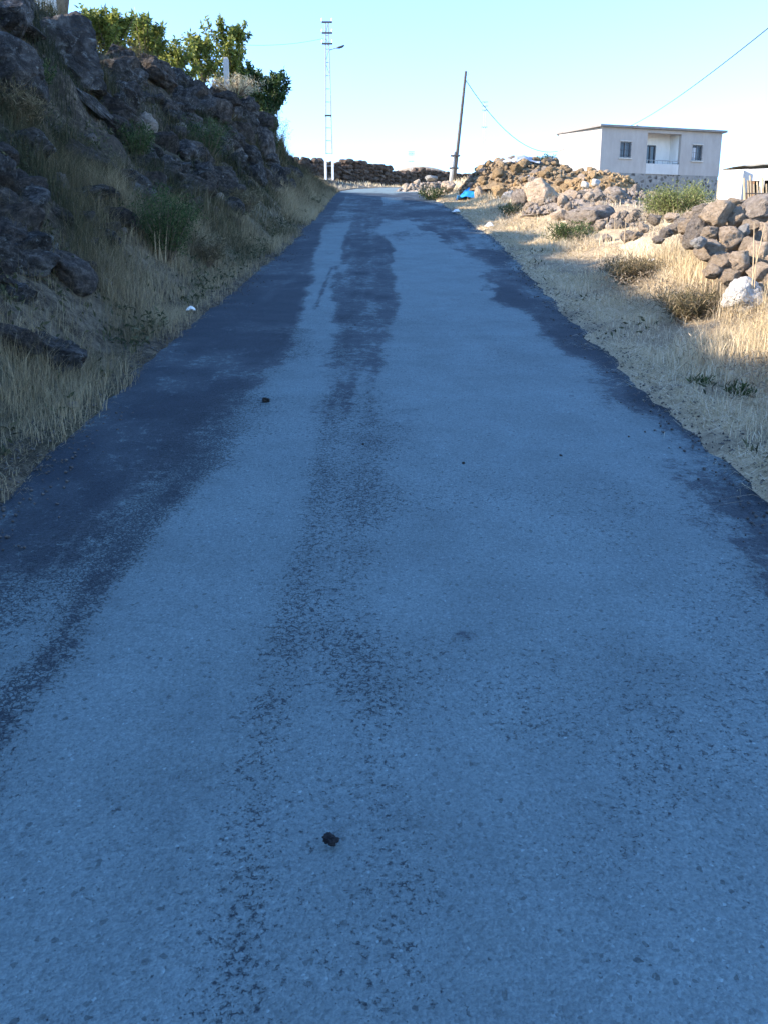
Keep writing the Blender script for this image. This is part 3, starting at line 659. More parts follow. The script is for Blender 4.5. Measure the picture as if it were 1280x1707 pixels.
# ------------------------------------------------------------------ dry stone walls at the road end
def stone_wall(pts, h, label, mat='brownstone', thick=.6, smin=.25, smax=.5, hvar=.15):
    V, Fc, k = [], [], 0
    for (a, b_) in zip(pts[:-1], pts[1:]):
        a = np.array(a[:2]); b_ = np.array(b_[:2]); L = np.linalg.norm(b_ - a); d = (b_ - a) / L; n = np.array([-d[1], d[0]])
        s = 0
        while s < L:
            st = random.uniform(smin, smax)
            x, y = a + d * s; g = ground_at(x, y) - .1
            hh = h * (1 + hvar * float(vnoise(np.array([s * .6]), np.array([x * .1]), seed=91)[0]))
            z = 0
            while z < hh:
                ht = random.uniform(smin, smax) * .62
                for side in (-1, 1):
                    o = n * side * thick * .28
                    v, f = rock_shape(920 + random.randrange(12), 2, 10, .1)
                    v = v * np.array([st * .62, thick * .34, ht * .58])
                    R_m = np.array(Euler((random.uniform(-.2, .2), random.uniform(-.25, .25), math.atan2(d[1], d[0]) + random.uniform(-.2, .2))).to_matrix())
                    V.append(v @ R_m.T + np.array([x + o[0] + random.uniform(-.05, .05), y + o[1] + random.uniform(-.05, .05), g + z + ht * .5]))
                    Fc += [[q + k for q in ff] for ff in f]; k += len(v)
                z += ht * .9
            s += st * .9
    o = link_mesh('dry_stone_wall', np.concatenate(V), Fc, M[mat]); tag(o, label, 'wall'); return o
def on_ground(px, Y):
    p = at(px, 290, Y); return (p[0], Y)
stone_wall([on_ground(526, 51.5), on_ground(640, 55), on_ground(742, 60), on_ground(800, 62)], 1.05, 'long dark dry stone wall crossing behind the end of the road')
stone_wall([on_ground(478, 42), on_ground(500, 44), on_ground(522, 47)], .85, 'short dry stone wall with a sunlit top behind the lattice pole')

# ------------------------------------------------------------------ grass and straw
def blades(name, P, h, wd, lean, tint, mat, label=None, cat=None, kind=None, parent=None, curve=.35):
    n = len(P); a = rng.uniform(0, 2 * np.pi, n)
    side = np.stack([np.cos(a), np.sin(a), np.zeros(n)], -1) * wd[:, None] * .5
    up = np.array([0, 0, 1.0])
    L = np.concatenate([lean, np.zeros((n, 1))], 1)
    mid = P + up * (h * .55)[:, None] + L * (h * curve * .5)[:, None]
    tip = P + up * (h * np.sqrt(np.clip(1 - (np.linalg.norm(lean, axis=1) * .6) ** 2, .05, 1)))[:, None] + L * h[:, None]
    V = np.stack([P - side, P + side, mid - side * .75, mid + side * .75, tip], 1).reshape(-1, 3)
    b = (np.arange(n) * 5)[:, None]
    loops = (b + np.array([[0, 1, 3, 2, 2, 3, 4]])).ravel()
    starts = (np.arange(n) * 7)[:, None] + np.array([[0, 4]])
    o = raw_mesh(name, V, loops, starts.ravel(), M[mat], parent, False, {'tint': np.repeat(tint, 5)})
    return tag(o, label, cat, None, kind)
def scatter(n, xr, yr, dens):
    x = rng.uniform(*xr, n); y = rng.uniform(*yr, n)
    # nearer ground gets more blades
    keep = rng.random(n) < dens(x, y)
    return x[keep], y[keep]
def wmin(y, base): return np.maximum(base, np.abs(y) * .00042)
# right verge: tall dry grass
def lerp_y(n, lo, hi, p=1.6): return lo + (hi - lo) * rng.random(n) ** p
n = 210000
y = lerp_y(n, 3.2, 40, 1.7); d = rng.gamma(2.0, .6, n) + .05
x = eR(y) + d
d = d + .25 * fbm(x * 2, y * 2, oct=2, seed=99)
cl = fbm(x * 1.1, y * 1.1, oct=3, seed=101)
keep = (rng.random(n) < np.clip(.5 + .9 * cl, .04, 1)) & (rng.random(n) < .22 + .78 * sstep(.3, 1.1, d)) & (x < 9) & (rng.random(n) < 1 - .8 * sstep(11, 17, y) * sstep(.6, 1.6, d))
x, y, d, cl = x[keep], y[keep], d[keep], cl[keep]; n = len(x)
h = (.10 + .26 * rng.random(n)) * (.3 + .75 * sstep(.3, 1.4, d)) * (1 + .4 * cl) * (1 - .45 * sstep(9, 16, y))
P = np.stack([x, y, G(x, y) - .01], -1)
tint = np.clip(.62 + .22 * rng.normal(size=n) + .25 * fbm(x * .7, y * .7, oct=2, seed=102) - .2 * (h > .33), 0, 1)
blades('dry_grass', P, h, wmin(y, .0032), rng.normal(0, .38, (n, 2)), tint, 'straw', 'tall dry straw coloured grass on the right verge', 'grass', 'stuff')
# brushy broken weed tops in the straw
m_ = 60000
y2 = lerp_y(m_, 3.4, 24, 1.7); d2 = rng.gamma(2.4, .5, m_) + .3; x2 = eR(y2) + d2; c2 = fbm(x2 * 2.4, y2 * 2.4, oct=3, seed=141)
k2 = rng.random(m_) < np.clip(-.05 + 1.5 * c2, 0, 1)
x2, y2, c2 = x2[k2], y2[k2], c2[k2]
BRUSH = np.stack([x2, y2, G(x2, y2) + rng.random(len(x2)) ** .8 * (.06 + .22 * np.clip(c2, 0, 1))], -1)
# right verge: flattened straw litter
n = 110000
y = lerp_y(n, 2.4, 30, 1.9); d = rng.uniform(-.16, 1.35, n); x = eR(y) + d
keep = rng.random(n) < np.clip(1.0 - 1.0 * sstep(.05, .55, fbm(x * 1.9, y * 1.9, oct=4, seed=151)), .1, 1) * np.where(d < .0, .22, 1)
x, y = x[keep], y[keep]; n = len(x); h = rng.uniform(.05, .16, n) * np.where(rng.random(n) < .08, 2.2, 1)
P = np.stack([x, y, G(x, y) + .004], -1)
la = rng.uniform(0, 6.28, n); lean = np.stack([np.cos(la), np.sin(la)], -1) * rng.uniform(.9, 1.6, n)[:, None]
hh = h * .35
blades('straw_litter', P, hh, wmin(y, .0035), lean * 2.2, np.clip(.55 + .32 * rng.normal(size=n), 0, 1), 'straw', 'flattened mown straw lying along the right road edge', 'straw', 'stuff', curve=.9)
# left bank grass
n = 380000
y = lerp_y(n, 2.6, 36, 1.9)
l = eL(y); u = rng.random(n) ** 1.15
x = l + .05 - u * np.maximum(l - _xc(y) + .8, .4)
t = u; cl = fbm(x * 1.6, y * 1.6, oct=4, seed=111); cl2 = fbm(x * .6, y * .6, oct=2, seed=112)
keep = rng.random(n) < np.clip(.70 + 1.0 * cl + .5 * cl2 - .75 * sstep(.1, .45, t), .08 - .06 * sstep(.2, .5, t), 1) * sstep(0, .12, t + .02)
x, y, t, cl, cl2 = x[keep], y[keep], t[keep], cl[keep], cl2[keep]; n = len(x)
h = (.08 + .24 * rng.random(n)) * (1 + .5 * cl) * (.5 + .6 * sstep(.03, .25, t))
P = np.stack([x, y, G(x, y) - .01], -1)
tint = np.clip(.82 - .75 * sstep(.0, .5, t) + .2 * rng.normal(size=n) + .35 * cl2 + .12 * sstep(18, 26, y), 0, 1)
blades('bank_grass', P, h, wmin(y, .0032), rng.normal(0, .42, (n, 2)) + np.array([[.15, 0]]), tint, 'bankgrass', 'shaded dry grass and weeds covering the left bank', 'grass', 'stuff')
# low leafy weeds between the grass of the left slope
n = 90000
y = lerp_y(n, 2.8, 30, 1.8); u = rng.random(n) ** .9; l = eL(y)
x = l - .1 - u * np.maximum(l - _xc(y) + .3, .4); cl = fbm(x * 2.1, y * 2.1, oct=3, seed=131)
keep = rng.random(n) < np.clip(.3 + 1.2 * cl, .06, 1)
x, y, cl = x[keep], y[keep], cl[keep]
q = np.stack([x, y, G(x, y) + rng.random(len(x)) ** 1.5 * (.05 + .14 * np.clip(cl, 0, 1))], -1)
n = 26000
y = lerp_y(n, 3, 16, 1.6); x = eR(y) + rng.uniform(.05, 1.6, n); cl = fbm(x * 2.3, y * 2.3, oct=3, seed=161)
keep = rng.random(n) < np.clip(-1.0 + 1.7 * cl, 0, 1) * .15
x, y, cl = x[keep], y[keep], cl[keep]
WEEDS = np.concatenate([q, np.stack([x, y, G(x, y) + rng.random(len(x)) * .05 + .01], -1)])
# left verge straw
n = 30000
y = lerp_y(n, 2.6, 26, 1.8); d = np.where(rng.random(n) < .12, rng.uniform(-.5, 0, n), rng.uniform(-.16, .7, n)); x = eL(y) - d
keep = rng.random(n) < np.clip(.55 - .9 * fbm(x * 2.2, y * 2.2, oct=3, seed=113), .05, 1)
x, y = x[keep], y[keep]; n = len(x); h = rng.uniform(.04, .14, n)
la = rng.uniform(0, 6.28, n); lean = np.stack([np.cos(la), np.sin(la)], -1) * 2.4
blades('straw_litter', np.stack([x, y, G(x, y) + .004], -1), h * .33, wmin(y, .003), lean, np.clip(.7 + .25 * rng.normal(size=n), 0, 1), 'bankgrass', 'loose straw stalks lying along the left road edge', 'straw', 'stuff', curve=.9)
# ground cover of the field on the right and the road end
n = 60000
y = rng.uniform(14, 60, n); x = rng.uniform(-4, 26, n)
keep = ((x > eR(y) + .5) | (x < eL(y) - .2)) & (rng.random(n) < np.clip(.45 + .8 * fbm(x * .8, y * .8, oct=3, seed=121), .03, 1))
x, y = x[keep], y[keep]; n = len(x)
blades('field_grass', np.stack([x, y, G(x, y) - .01], -1), rng.uniform(.06, .2, n), wmin(y, .006), rng.normal(0, .4, (n, 2)), np.clip(.55 + .25 * rng.normal(size=n), 0, 1), 'straw', 'sparse dry grass of the field around the road end', 'grass', 'stuff')

# ------------------------------------------------------------------ shrubs, weeds
def shrub(name, p, W, H, n_stem, n_leaf, mat, label, cat='bush', leaf=(.05, .012), seed=0, upright=.5, stem_mat='bark', group=None):
    r = np.random.default_rng(seed); root = empty(name, p); tag(root, label, cat, group)
    mb = MB(); tips = []
    for i in range(n_stem):
        a = r.uniform(0, 6.28); rr = r.uniform(.15, 1) ** .7
        e = np.array([math.cos(a) * rr * W * .5, math.sin(a) * rr * W * .5, H * r.uniform(.6, 1.0) * (1 - .35 * rr ** 2)])
        b0 = np.array([math.cos(a) * W * .08, math.sin(a) * W * .08, -.05]); m1 = b0 * .5 + e * .5 + np.array([0, 0, H * .1 * upright])
        mb.tube([b0, m1, e], [max(.004, W * .008), max(.003, W * .005), .002], 4); tips.append((b0, m1, e))
    mb.build('stem', M[stem_mat], root)
    k = r.integers(0, n_stem, n_leaf); s = r.uniform(.2, 1.05, n_leaf)
    B0 = np.array([tips[i][0] for i in k]); M1 = np.array([tips[i][1] for i in k]); E = np.array([tips[i][2] for i in k])
    q = ((1 - s) ** 2)[:, None] * B0 + (2 * s * (1 - s))[:, None] * M1 + (s ** 2)[:, None] * E
    q = q + r.normal(0, 1, (n_leaf, 3)) * np.array([W, W, H * .7]) * .055
    q[:, 2] = np.maximum(q[:, 2], .01)
    leaves('foliage', q, leaf, mat, root, r, up=.6)
    return root
def leaves(name, q, leaf, mat, parent, r, up=.3, shade=None):
    n = len(q); d = r.normal(size=(n, 3)); d[:, 2] += up; d /= np.linalg.norm(d, axis=1, keepdims=True)
    s = np.cross(d, r.normal(size=(n, 3))); s /= np.linalg.norm(s, axis=1, keepdims=True)
    nn = np.cross(d, s)
    L = leaf[0] * r.uniform(.6, 1.3, n)[:, None]; Wd = leaf[1] * r.uniform(.7, 1.3, n)[:, None]
    V = np.stack([q, q + d * L * .5 + s * Wd * .5 - nn * L * .06, q + d * L, q + d * L * .5 - s * Wd * .5 - nn * L * .06], 1).reshape(-1, 3)
    loops = np.arange(n * 4); tint = np.clip(r.normal(.5, .22, n), 0, 1)
    return raw_mesh(name, V, loops, np.arange(n) * 4, M[mat], parent, False, {'tint': np.repeat(tint, 4)})
def shrub_px(name, px, py_base, wpx, hpx, *a, Y=None, **k):
    p = hit(px, py_base) if Y is None else at(px, py_base, Y)
    return shrub(name, p, size_at(wpx, p), size_at(hpx, p), *a, **k)
_bq = leaves('dry_weeds', BRUSH, (.05, .007), 'brush', None, np.random.default_rng(78), up=.5)
tag(_bq, 'brittle grey brown weeds mixed into the right verge grass', 'weeds', None, 'stuff')
_wq = leaves('low_weeds', WEEDS, (.06, .02), 'bankweed', None, np.random.default_rng(77), up=.4)
tag(_wq, 'low grey green weeds scattered through the grass of both verges', 'weeds', None, 'stuff')
shrub_px('bush', 275, 428, 140, 118, 60, 7000, 'weed', 'large dark green bush low on the shaded left bank', seed=1, leaf=(.045, .009))
shrub_px('bush', 345, 262, 100, 70, 44, 4000, 'weed', 'grey green feathery bush high on the left bank below the ledge rock', seed=2, leaf=(.06, .01))
shrub_px('bush', 230, 262, 80, 60, 36, 3000, 'weed', 'loose olive bush beside the pinkish boulder', seed=3, leaf=(.05, .01))
shrub_px('bush', 30, 218, 110, 76, 60, 3500, 'bankgrass', 'pale dry tussock at the photo edge under the lumpy grey boulder', cat='tussock', seed=4, leaf=(.10, .007), upright=1)
shrub_px('bush', 456, 262, 56, 86, 60, 4200, 'weed', 'shaggy overhanging bush at the skyline end of the ridge', seed=5, leaf=(.09, .008))
shrub_px('bush', 60, 140, 70, 40, 30, 1500, 'weed', 'small green plant under the huge leaning boulder', cat='plant', seed=6, leaf=(.05, .012))
shrub_px('bush', 340, 440, 110, 60, 50, 2600, 'bankgrass', 'pale dry tussock right of the large dark green bush', cat='tussock', seed=7, leaf=(.09, .006), upright=1)
shrub_px('bush', 410, 350, 70, 40, 40, 2000, 'bankgrass', 'straw coloured tussock below the reddish grey boulder', cat='tussock', seed=8, leaf=(.09, .007), upright=1)
shrub_px('bush', 395, 155, 100, 26, 44, 2200, 'straw', 'sunlit dry tuft on the ridge right of the concrete post', cat='tussock', seed=9, leaf=(.10, .008), Y=23.2)
shrub_px('bush', 1130, 366, 132, 62, 70, 8000, 'sage', 'sunlit yellow green bush in front of the house', seed=10, leaf=(.05, .011), upright=1)
shrub_px('bush', 1100, 366, 60, 36, 30, 2200, 'sage', 'smaller sunlit bush on the left flank of the yellow green bush', seed=110, leaf=(.05, .011), upright=1)
shrub_px('bush', 948, 404, 110, 36, 44, 3400, 'weed', 'dark green weeds in shade under the blue grey boulder', cat='weeds', seed=11, leaf=(.05, .012))
shrub_px('bush', 850, 362, 56, 24, 26, 1600, 'weed', 'dark green weeds in straw left of the low tan rock', cat='weeds', seed=12, leaf=(.06, .014))
shrub_px('bush', 722, 334, 60, 26, 28, 1500, 'weed', 'grey green weeds at the right road edge near the crest', cat='weeds', seed=13, leaf=(.09, .015))
shrub_px('bush', 905, 272, 44, 12, 20, 700, 'weed', 'small grey plant growing on top of the taller rubble heap', cat='plant', seed=14, leaf=(.10, .02), Y=27.6)
shrub_px('bush', 1165, 640, 40, 14, 10, 130, 'weed', 'small green weed in mown straw at the right road edge', cat='weeds', seed=15, leaf=(.05, .012))
shrub_px('bush', 1235, 662, 50, 22, 10, 180, 'weed', 'small green weed nearest the photo edge on the right verge', cat='weeds', seed=16, leaf=(.05, .012))
shrub_px('bush', 1150, 530, 120, 50, 50, 2600, 'bankgrass', 'grey green tussock in shade left of the white boulder', cat='tussock', seed=17, leaf=(.10, .006), upright=1)
shrub_px('bush', 1050, 470, 120, 44, 50, 2600, 'bankgrass', 'shaded grey tussock under the white thistle heads', cat='tussock', seed=18, leaf=(.09, .006), upright=1)
# tall dead stalks
def stalks(name, px, py, n, hpx, wpx, label, mat='wood_pale', head=False, Y=None, seed=0, cat='plant'):
    r = random.Random(seed); p = hit(px, py) if Y is None else at(px, py, Y)
    root = empty(name, p); tag(root, label, cat); H = size_at(hpx, p); W = size_at(wpx, p)
    for i in range(n):
        mb = MB(); a = (r.uniform(-.5, .5) * W, r.uniform(-.2, .2) * W); l = (r.uniform(-.12, .12) * H, 0); hh = H * r.uniform(.7, 1.05)
        tp = (a[0] + l[0], a[1], hh)
        mb.tube([(a[0], a[1], -.03), (a[0] + l[0] * .4, a[1], hh * .5), tp], [.006, .005, .003], 5)
        st = mb.build('stalk', M[mat], root)
        if head:
            v, f = rock_shape(30 + i, 2, 5, .1, .9); link_mesh('flower_head', v * .021 + np.array(tp), f, M['white_paint'], st, True)
    return root
stalks('dry_plant', 1134, 440, 5, 66, 36, 'dead upright stalks in front of the dark stone of the near pile', seed=1)
stalks('thistle', 1078, 455, 3, 26, 24, 'thistle with round white heads in shaded grass', 'wood_grey', True, seed=2)
stalks('dry_plant', 1180, 500, 4, 110, 44, 'tall dry stems before the wide tan stone of the near pile', seed=3)
stalks('dry_plant', 1262, 520, 4, 140, 40, 'tall dry stems in front of the white boulder at the photo edge', seed=4)
stalks('dry_plant', 262, 432, 4, 72, 30, 'forked pale dead stalks before the large dark green bush', seed=5)
stalks('dry_plant', 1030, 410, 4, 46, 40, 'pale branching stalks beside the blue grey boulder', seed=6)

# crumbled grit along both broken edges of the tarmac
def grit(n, seed):
    r = np.random.default_rng(seed); y = 1.2 + 24 * r.random(n) ** 2; left = r.random(n) < .55
    off = r.normal(.05, .17, n); x = np.where(left, eL(y) - off, eR(y) + off * .8)
    s_ = r.gamma(1.6, .0045, n) + .003; s_ = np.clip(s_ * .8, .0025, .012)
    z = np.maximum(G(x, y), Rz(y) - .012) + s_ * .25
    base = np.array([[1, 0, 0], [-1, 0, 0], [0, 1, 0], [0, -1, 0], [0, 0, .75], [0, 0, -.75]], float)
    a = r.uniform(0, 6.28, n); ca, sa = np.cos(a), np.sin(a)
    B = base[None] * r.uniform(.55, 1.3, (n, 6, 1)); V = np.stack([B[..., 0] * ca[:, None] - B[..., 1] * sa[:, None], B[..., 0] * sa[:, None] + B[..., 1] * ca[:, None], B[..., 2]], -1) * s_[:, None, None]
    V = V + np.stack([x, y, z], -1)[:, None]
    f = np.array([[0, 2, 4], [2, 1, 4], [1, 3, 4], [3, 0, 4], [2, 0, 5], [1, 2, 5], [3, 1, 5], [0, 3, 5]])
    lp_ = (np.arange(n)[:, None, None] * 6 + f[None]).ravel()
    o = raw_mesh('gravel', V.reshape(-1, 3), lp_, np.arange(n * 8) * 3, M['gritstone'])
    tag(o, 'loose grit crumbled along both edges of the tarmac', 'gravel', None, 'stuff')
M['gritstone'] = plain('gritstone', (.085, .08, .076), .9, .6, 30, bmp=0)
grit(9000, 201)
# ------------------------------------------------------------------ trees behind the ridge
def tree(px, py_top, Y, wpx, label, n_leaf=3600, mat='leaf', seed=0, leaf=(.13, .05), lean=0, hfac=1.0):
    r = np.random.default_rng(seed); top = at(px, py_top, Y)
    gz = ground_at(top[0], top[1]); base = np.array([top[0], top[1], gz - .1]); H = top[2] - gz
    W = size_at(wpx, top)
    root = empty('tree', base); tag(root, label, 'tree', None)
    mb = MB(); tp = [(lean * W * k ** 2 + .05 * math.sin(k * 7 + seed), .05 * math.cos(k * 5 + seed), H * .93 * k) for k in np.linspace(0, 1, 7)]
    mb.tube(tp, list(np.linspace(.075, .012, 7)), 7)
    pts = []
    nb = 34
    for i in range(nb):
        k = r.uniform(.25, .97) ** .8; j = min(int(k * 6), 5); fr = k * 6 - j
        b0 = np.array(tp[j]) * (1 - fr) + np.array(tp[j + 1]) * fr
        a = r.uniform(0, 6.28); Ln = W * .5 * (1.25 - .75 * k) * r.uniform(.5, 1.2); up_ = W * r.uniform(.35, 1.0) * (1.15 - .5 * k)
        e = b0 + np.array([math.cos(a) * Ln, math.sin(a) * Ln, up_])
        if e[2] > H * r.uniform(.9, 1.04): e[2] = H * r.uniform(.88, 1.04)
        m1 = (b0 + e) / 2 + np.array([0, 0, -.08 * Ln])
        mb.tube([b0, m1, e], [.026 * (1.2 - k), .016 * (1.2 - k), .005], 5)
        m = int(.68 * n_leaf / nb * (.4 + Ln / (W * .4)))
        s = r.beta(1.7, 1.1, m)[:, None]
        q = (1 - s) * b0 + s * e + r.normal(0, 1, (m, 3)) * (.03 + .06 * r.random()) * np.array([1, 1, 1.3]) * max(.6, W * .5) * (1.25 - .8 * s)
        pts.append(q)
    mb.build('trunk', M['bark'], root, True)
    leaves('crown', np.concatenate(pts), leaf, mat, root, r, up=-.1)
    return root
tree(176, 18, 21.5, 104, 'leftmost sunlit young tree behind the huge leaning boulder', 4200, seed=21)
tree(240, 28, 23.0, 104, 'bright yellow green tree right above the sunlit topped rock', 4200, seed=22)
tree(288, 66, 24.5, 76, 'thin leafy tree between the bright tree and the concrete post', 2300, seed=23)
tree(334, 48, 26.0, 66, 'slim upright tree left of the concrete post', 3000, seed=24)
tree(376, 30, 27.0, 92, 'tallest tree behind the concrete post with a bent top', 4600, seed=25, lean=.12)
tree(412, 108, 28.0, 90, 'round dark tree right of the concrete post', 5200, 'leafdark', seed=26)
tree(440, 118, 29.0, 84, 'dark spreading tree hanging over the ridge end', 5600, 'leafdark', seed=27, lean=.15)

# ------------------------------------------------------------------ posts, poles, wires
def post():
    p = hit(379, 150) if False else at(379, 152, 23.4); t = at(380, 95, 23.4); W = size_at(8, p)
    b = empty('concrete_post', p); tag(b, 'short pale concrete post standing on the ridge among trees', 'post')
    h = t[2] - p[2]
    MB().box(-W / 2, W / 2, -W / 2, W / 2, -.4, h - .04).build('shaft', M['concrete'], b)
    MB().box(-W * .4, W * .4, -W * .4, W * .4, h - .04, h).build('cap', M['concrete'], b)
post()
def lattice_pole():
    Y = 49.5; b0 = at(549, 297, Y); t0 = at(546, 36, Y); H = t0[2] - b0[2]
    root = empty('lattice_pole', b0); tag(root, 'tall pale steel lattice pole with crossarms and a street lamp', 'utility pole')
    def wd(z): return .19 - .12 * z / H
    for sx in (-1, 1):
        MB().tube([(sx * wd(0), 0, -.5), (sx * wd(H), 0, H)], .034, 6).build('leg', M['galv'], root)
        f = MB().box(sx * wd(0) - .06, sx * wd(0) + .06, -.06, .06, -.5, 1.2); f.build('base_cover', M['white_paint'], root)
    nz = 12; lat = MB()
    for i in range(nz):
        z0, z1 = H * i / nz, H * (i + 1) / nz
        lat.tube([(-wd(z0), 0, z0), (wd(z0), 0, z0)], .018, 5)
        if i > 7: lat.tube([(-wd(z0) * (1 if i % 2 else -1), 0, z0), (wd(z1) * (1 if i % 2 else -1), 0, z1)], .014, 5)
    lat.build('lattice', M['galv'], root)
    for py, hw in ((36, .27), (54, .27), (72, .27), (192, .18)):
        z = at(546, py, Y)[2] - b0[2]
        ca = MB().box(-hw, hw, -.04, .04, z - .035, z + .035).build('crossarm', M['dark_metal'], root)
        if py < 100:
            for sx in (-1, 1):
                MB().tube([(sx * hw * .95, 0, z + .035), (sx * hw * .95, 0, z + .1), (sx * hw * .95, 0, z + .18)], [.02, .05, .03], 8).build('insulator', M['white_paint'], ca)
    z = at(560, 79, Y)[2] - b0[2]
    arm = MB().tube([(wd(H) - .01, 0, z - .12), (.34, 0, z - .03), (.52, 0, z)], .022, 6).build('lamp_arm', M['galv'], root)
    MB().tube([(.48, 0, z), (.62, 0, z + .02), (.76, 0, z + .06), (.88, 0, z + .12)], [.035, .06, .06, .03], 8).build('lamp_head', M['dark_metal'], arm, True)
    return b0, H
lp, lpH = lattice_pole()
def wood_pole():
    Y = 45; b0 = at(757, 298, Y); t0 = at(776, 118, Y)
    root = empty('wooden_pole', b0); tag(root, 'leaning dark wooden pole strapped to a thick stub post', 'utility pole')
    d = t0 - b0
    MB().tube([tuple(d * k) for k in (-.06, .3, .7, 1)], [.088, .08, .07, .058], 10).build('pole', M['wood_grey'], root, True)
    s = d * .26; off = np.array([-.15, .0, 0])
    st = MB().tube([tuple(off + d * -.06), tuple(off + s * .5), tuple(off + s)], [.10, .095, .085], 10).build('stub_post', M['concrete'], root, True)
    for k in (.4, .85):
        c = off * .5 + s * k; MB().box(c[0] - .22, c[0] + .22, c[1] - .14, c[1] + .14, c[2] - .025, c[2] + .025).build('strap', M['dark_metal'], root)
    for k in (.9, .965):
        c = d * k; x = MB().tube([(c[0] + .06, c[1], c[2]), (c[0] + .16, c[1], c[2]), (c[0] + .16, c[1], c[2] + .12)], [.012, .012, .03], 6).build('insulator', M['white_paint'], root)
    return b0 + d * .93
wp = wood_pole()
def far_pole(px, py0, py1, Y, label):
    b0 = at(px, py1 + 18, Y); t0 = at(px, py0, Y); H = t0[2] - b0[2]; root = empty('lattice_pole', b0); tag(root, label, 'utility pole')
    k = Y / 100
    for sx in (-1, 1): MB().tube([(sx * .16 * k, 0, 0), (sx * .06 * k, 0, H)], .025 * k, 5).build('leg', M['galv'], root)
    for q in (.99, .93, .87, .62): MB().box(-.32 * k, .32 * k, -.05, .05, H * q - .035 * k, H * q + .035 * k).build('crossarm', M['galv'], root)
far_pole(805, 168, 262, 90, 'faint distant lattice pole right of the wooden pole')
far_pole(685, 252, 276, 190, 'tiny distant lattice pole over the long dark wall')
def wire(name, pts, label, r=.011):
    o = MB().tube([tuple(p) for p in pts], r, 5).build(name, M['wire'], None, True); return tag(o, label, 'cable')

# ------------------------------------------------------------------ the house
def stone_base_mat():
    m, t, b = new_mat('stone_masonry'); tc = N(t, 'TexCoord'); v = tc.outputs['Object']
    ve = N(t, 'TexVoronoi', feature='DISTANCE_TO_EDGE'); ve.inputs['Scale'].default_value = 4.2; t.links.new(v, ve.inputs['Vector'])
    vc = N(t, 'TexVoronoi'); vc.inputs['Scale'].default_value = 4.2; t.links.new(v, vc.inputs['Vector'])
    st = ramp(t, vc.outputs['Color'], [(.2, (.04, .037, .037)), (.4, (.10, .09, .085)), (.6, (.2, .19, .175)), (.8, (.3, .28, .26))])
    col = mix(t, ramp(t, ve.outputs['Distance'], [(.08, 1.0), (.24, 0.0)]), st, (.22, .21, .20))
    t.links.new(col, b.inputs['Base Color']); bump(t, b, ve.outputs['Distance'], .6, .05); return m
def plaster(name, col):
    m, t, b = new_mat(name); tc = N(t, 'TexCoord'); v = tc.outputs['Object']
    mp = N(t, 'Mapping'); mp.inputs['Scale'].default_value = (1.2, 1.2, .35); t.links.new(v, mp.inputs[0])
    n = noise_node(t, mp.outputs[0], 2.2, 8, .7); n2 = noise_node(t, v, .7, 4)
    c = ramp(t, n, [(.3, tuple(k * .8 for k in col)), (.65, col)])
    c = mix(t, ramp(t, n2, [(.45, 0.0), (.7, .35)]), c, tuple(k * .72 for k in col))
    t.links.new(c, b.inputs['Base Color']); bump(t, b, noise_node(t, v, 30, 5, .7), .3, .01); return m
M['plaster'] = plaster('plaster', (.37, .34, .32)); M['whiteplaster'] = plaster('whiteplaster', (.86, .85, .83)); M['greyplaster'] = plaster('greyplaster', (.5, .49, .48)); M['masonry'] = stone_base_mat()
def glass_mat():
    m, t, b = new_mat('window_glass'); b.inputs['Base Color'].default_value = (.05, .06, .075, 1); b.inputs['Roughness'].default_value = .08; b.inputs['Specular IOR Level'].default_value = .6
    return m
M['glass'] = glass_mat(); M['frame_blue'] = plain('frame_blue', (.16, .18, .2), .6, .1, 10); M['curtain'] = plain('curtain', (.6, .62, .66), .9, .2, 9)
M['orange_wood'] = plain('orange_wood', (.5, .25, .12), .8, .25, 6); M['dark_inside'] = plain('dark_inside', (.03, .025, .022), .9, .2, 4)
HY = 58.0
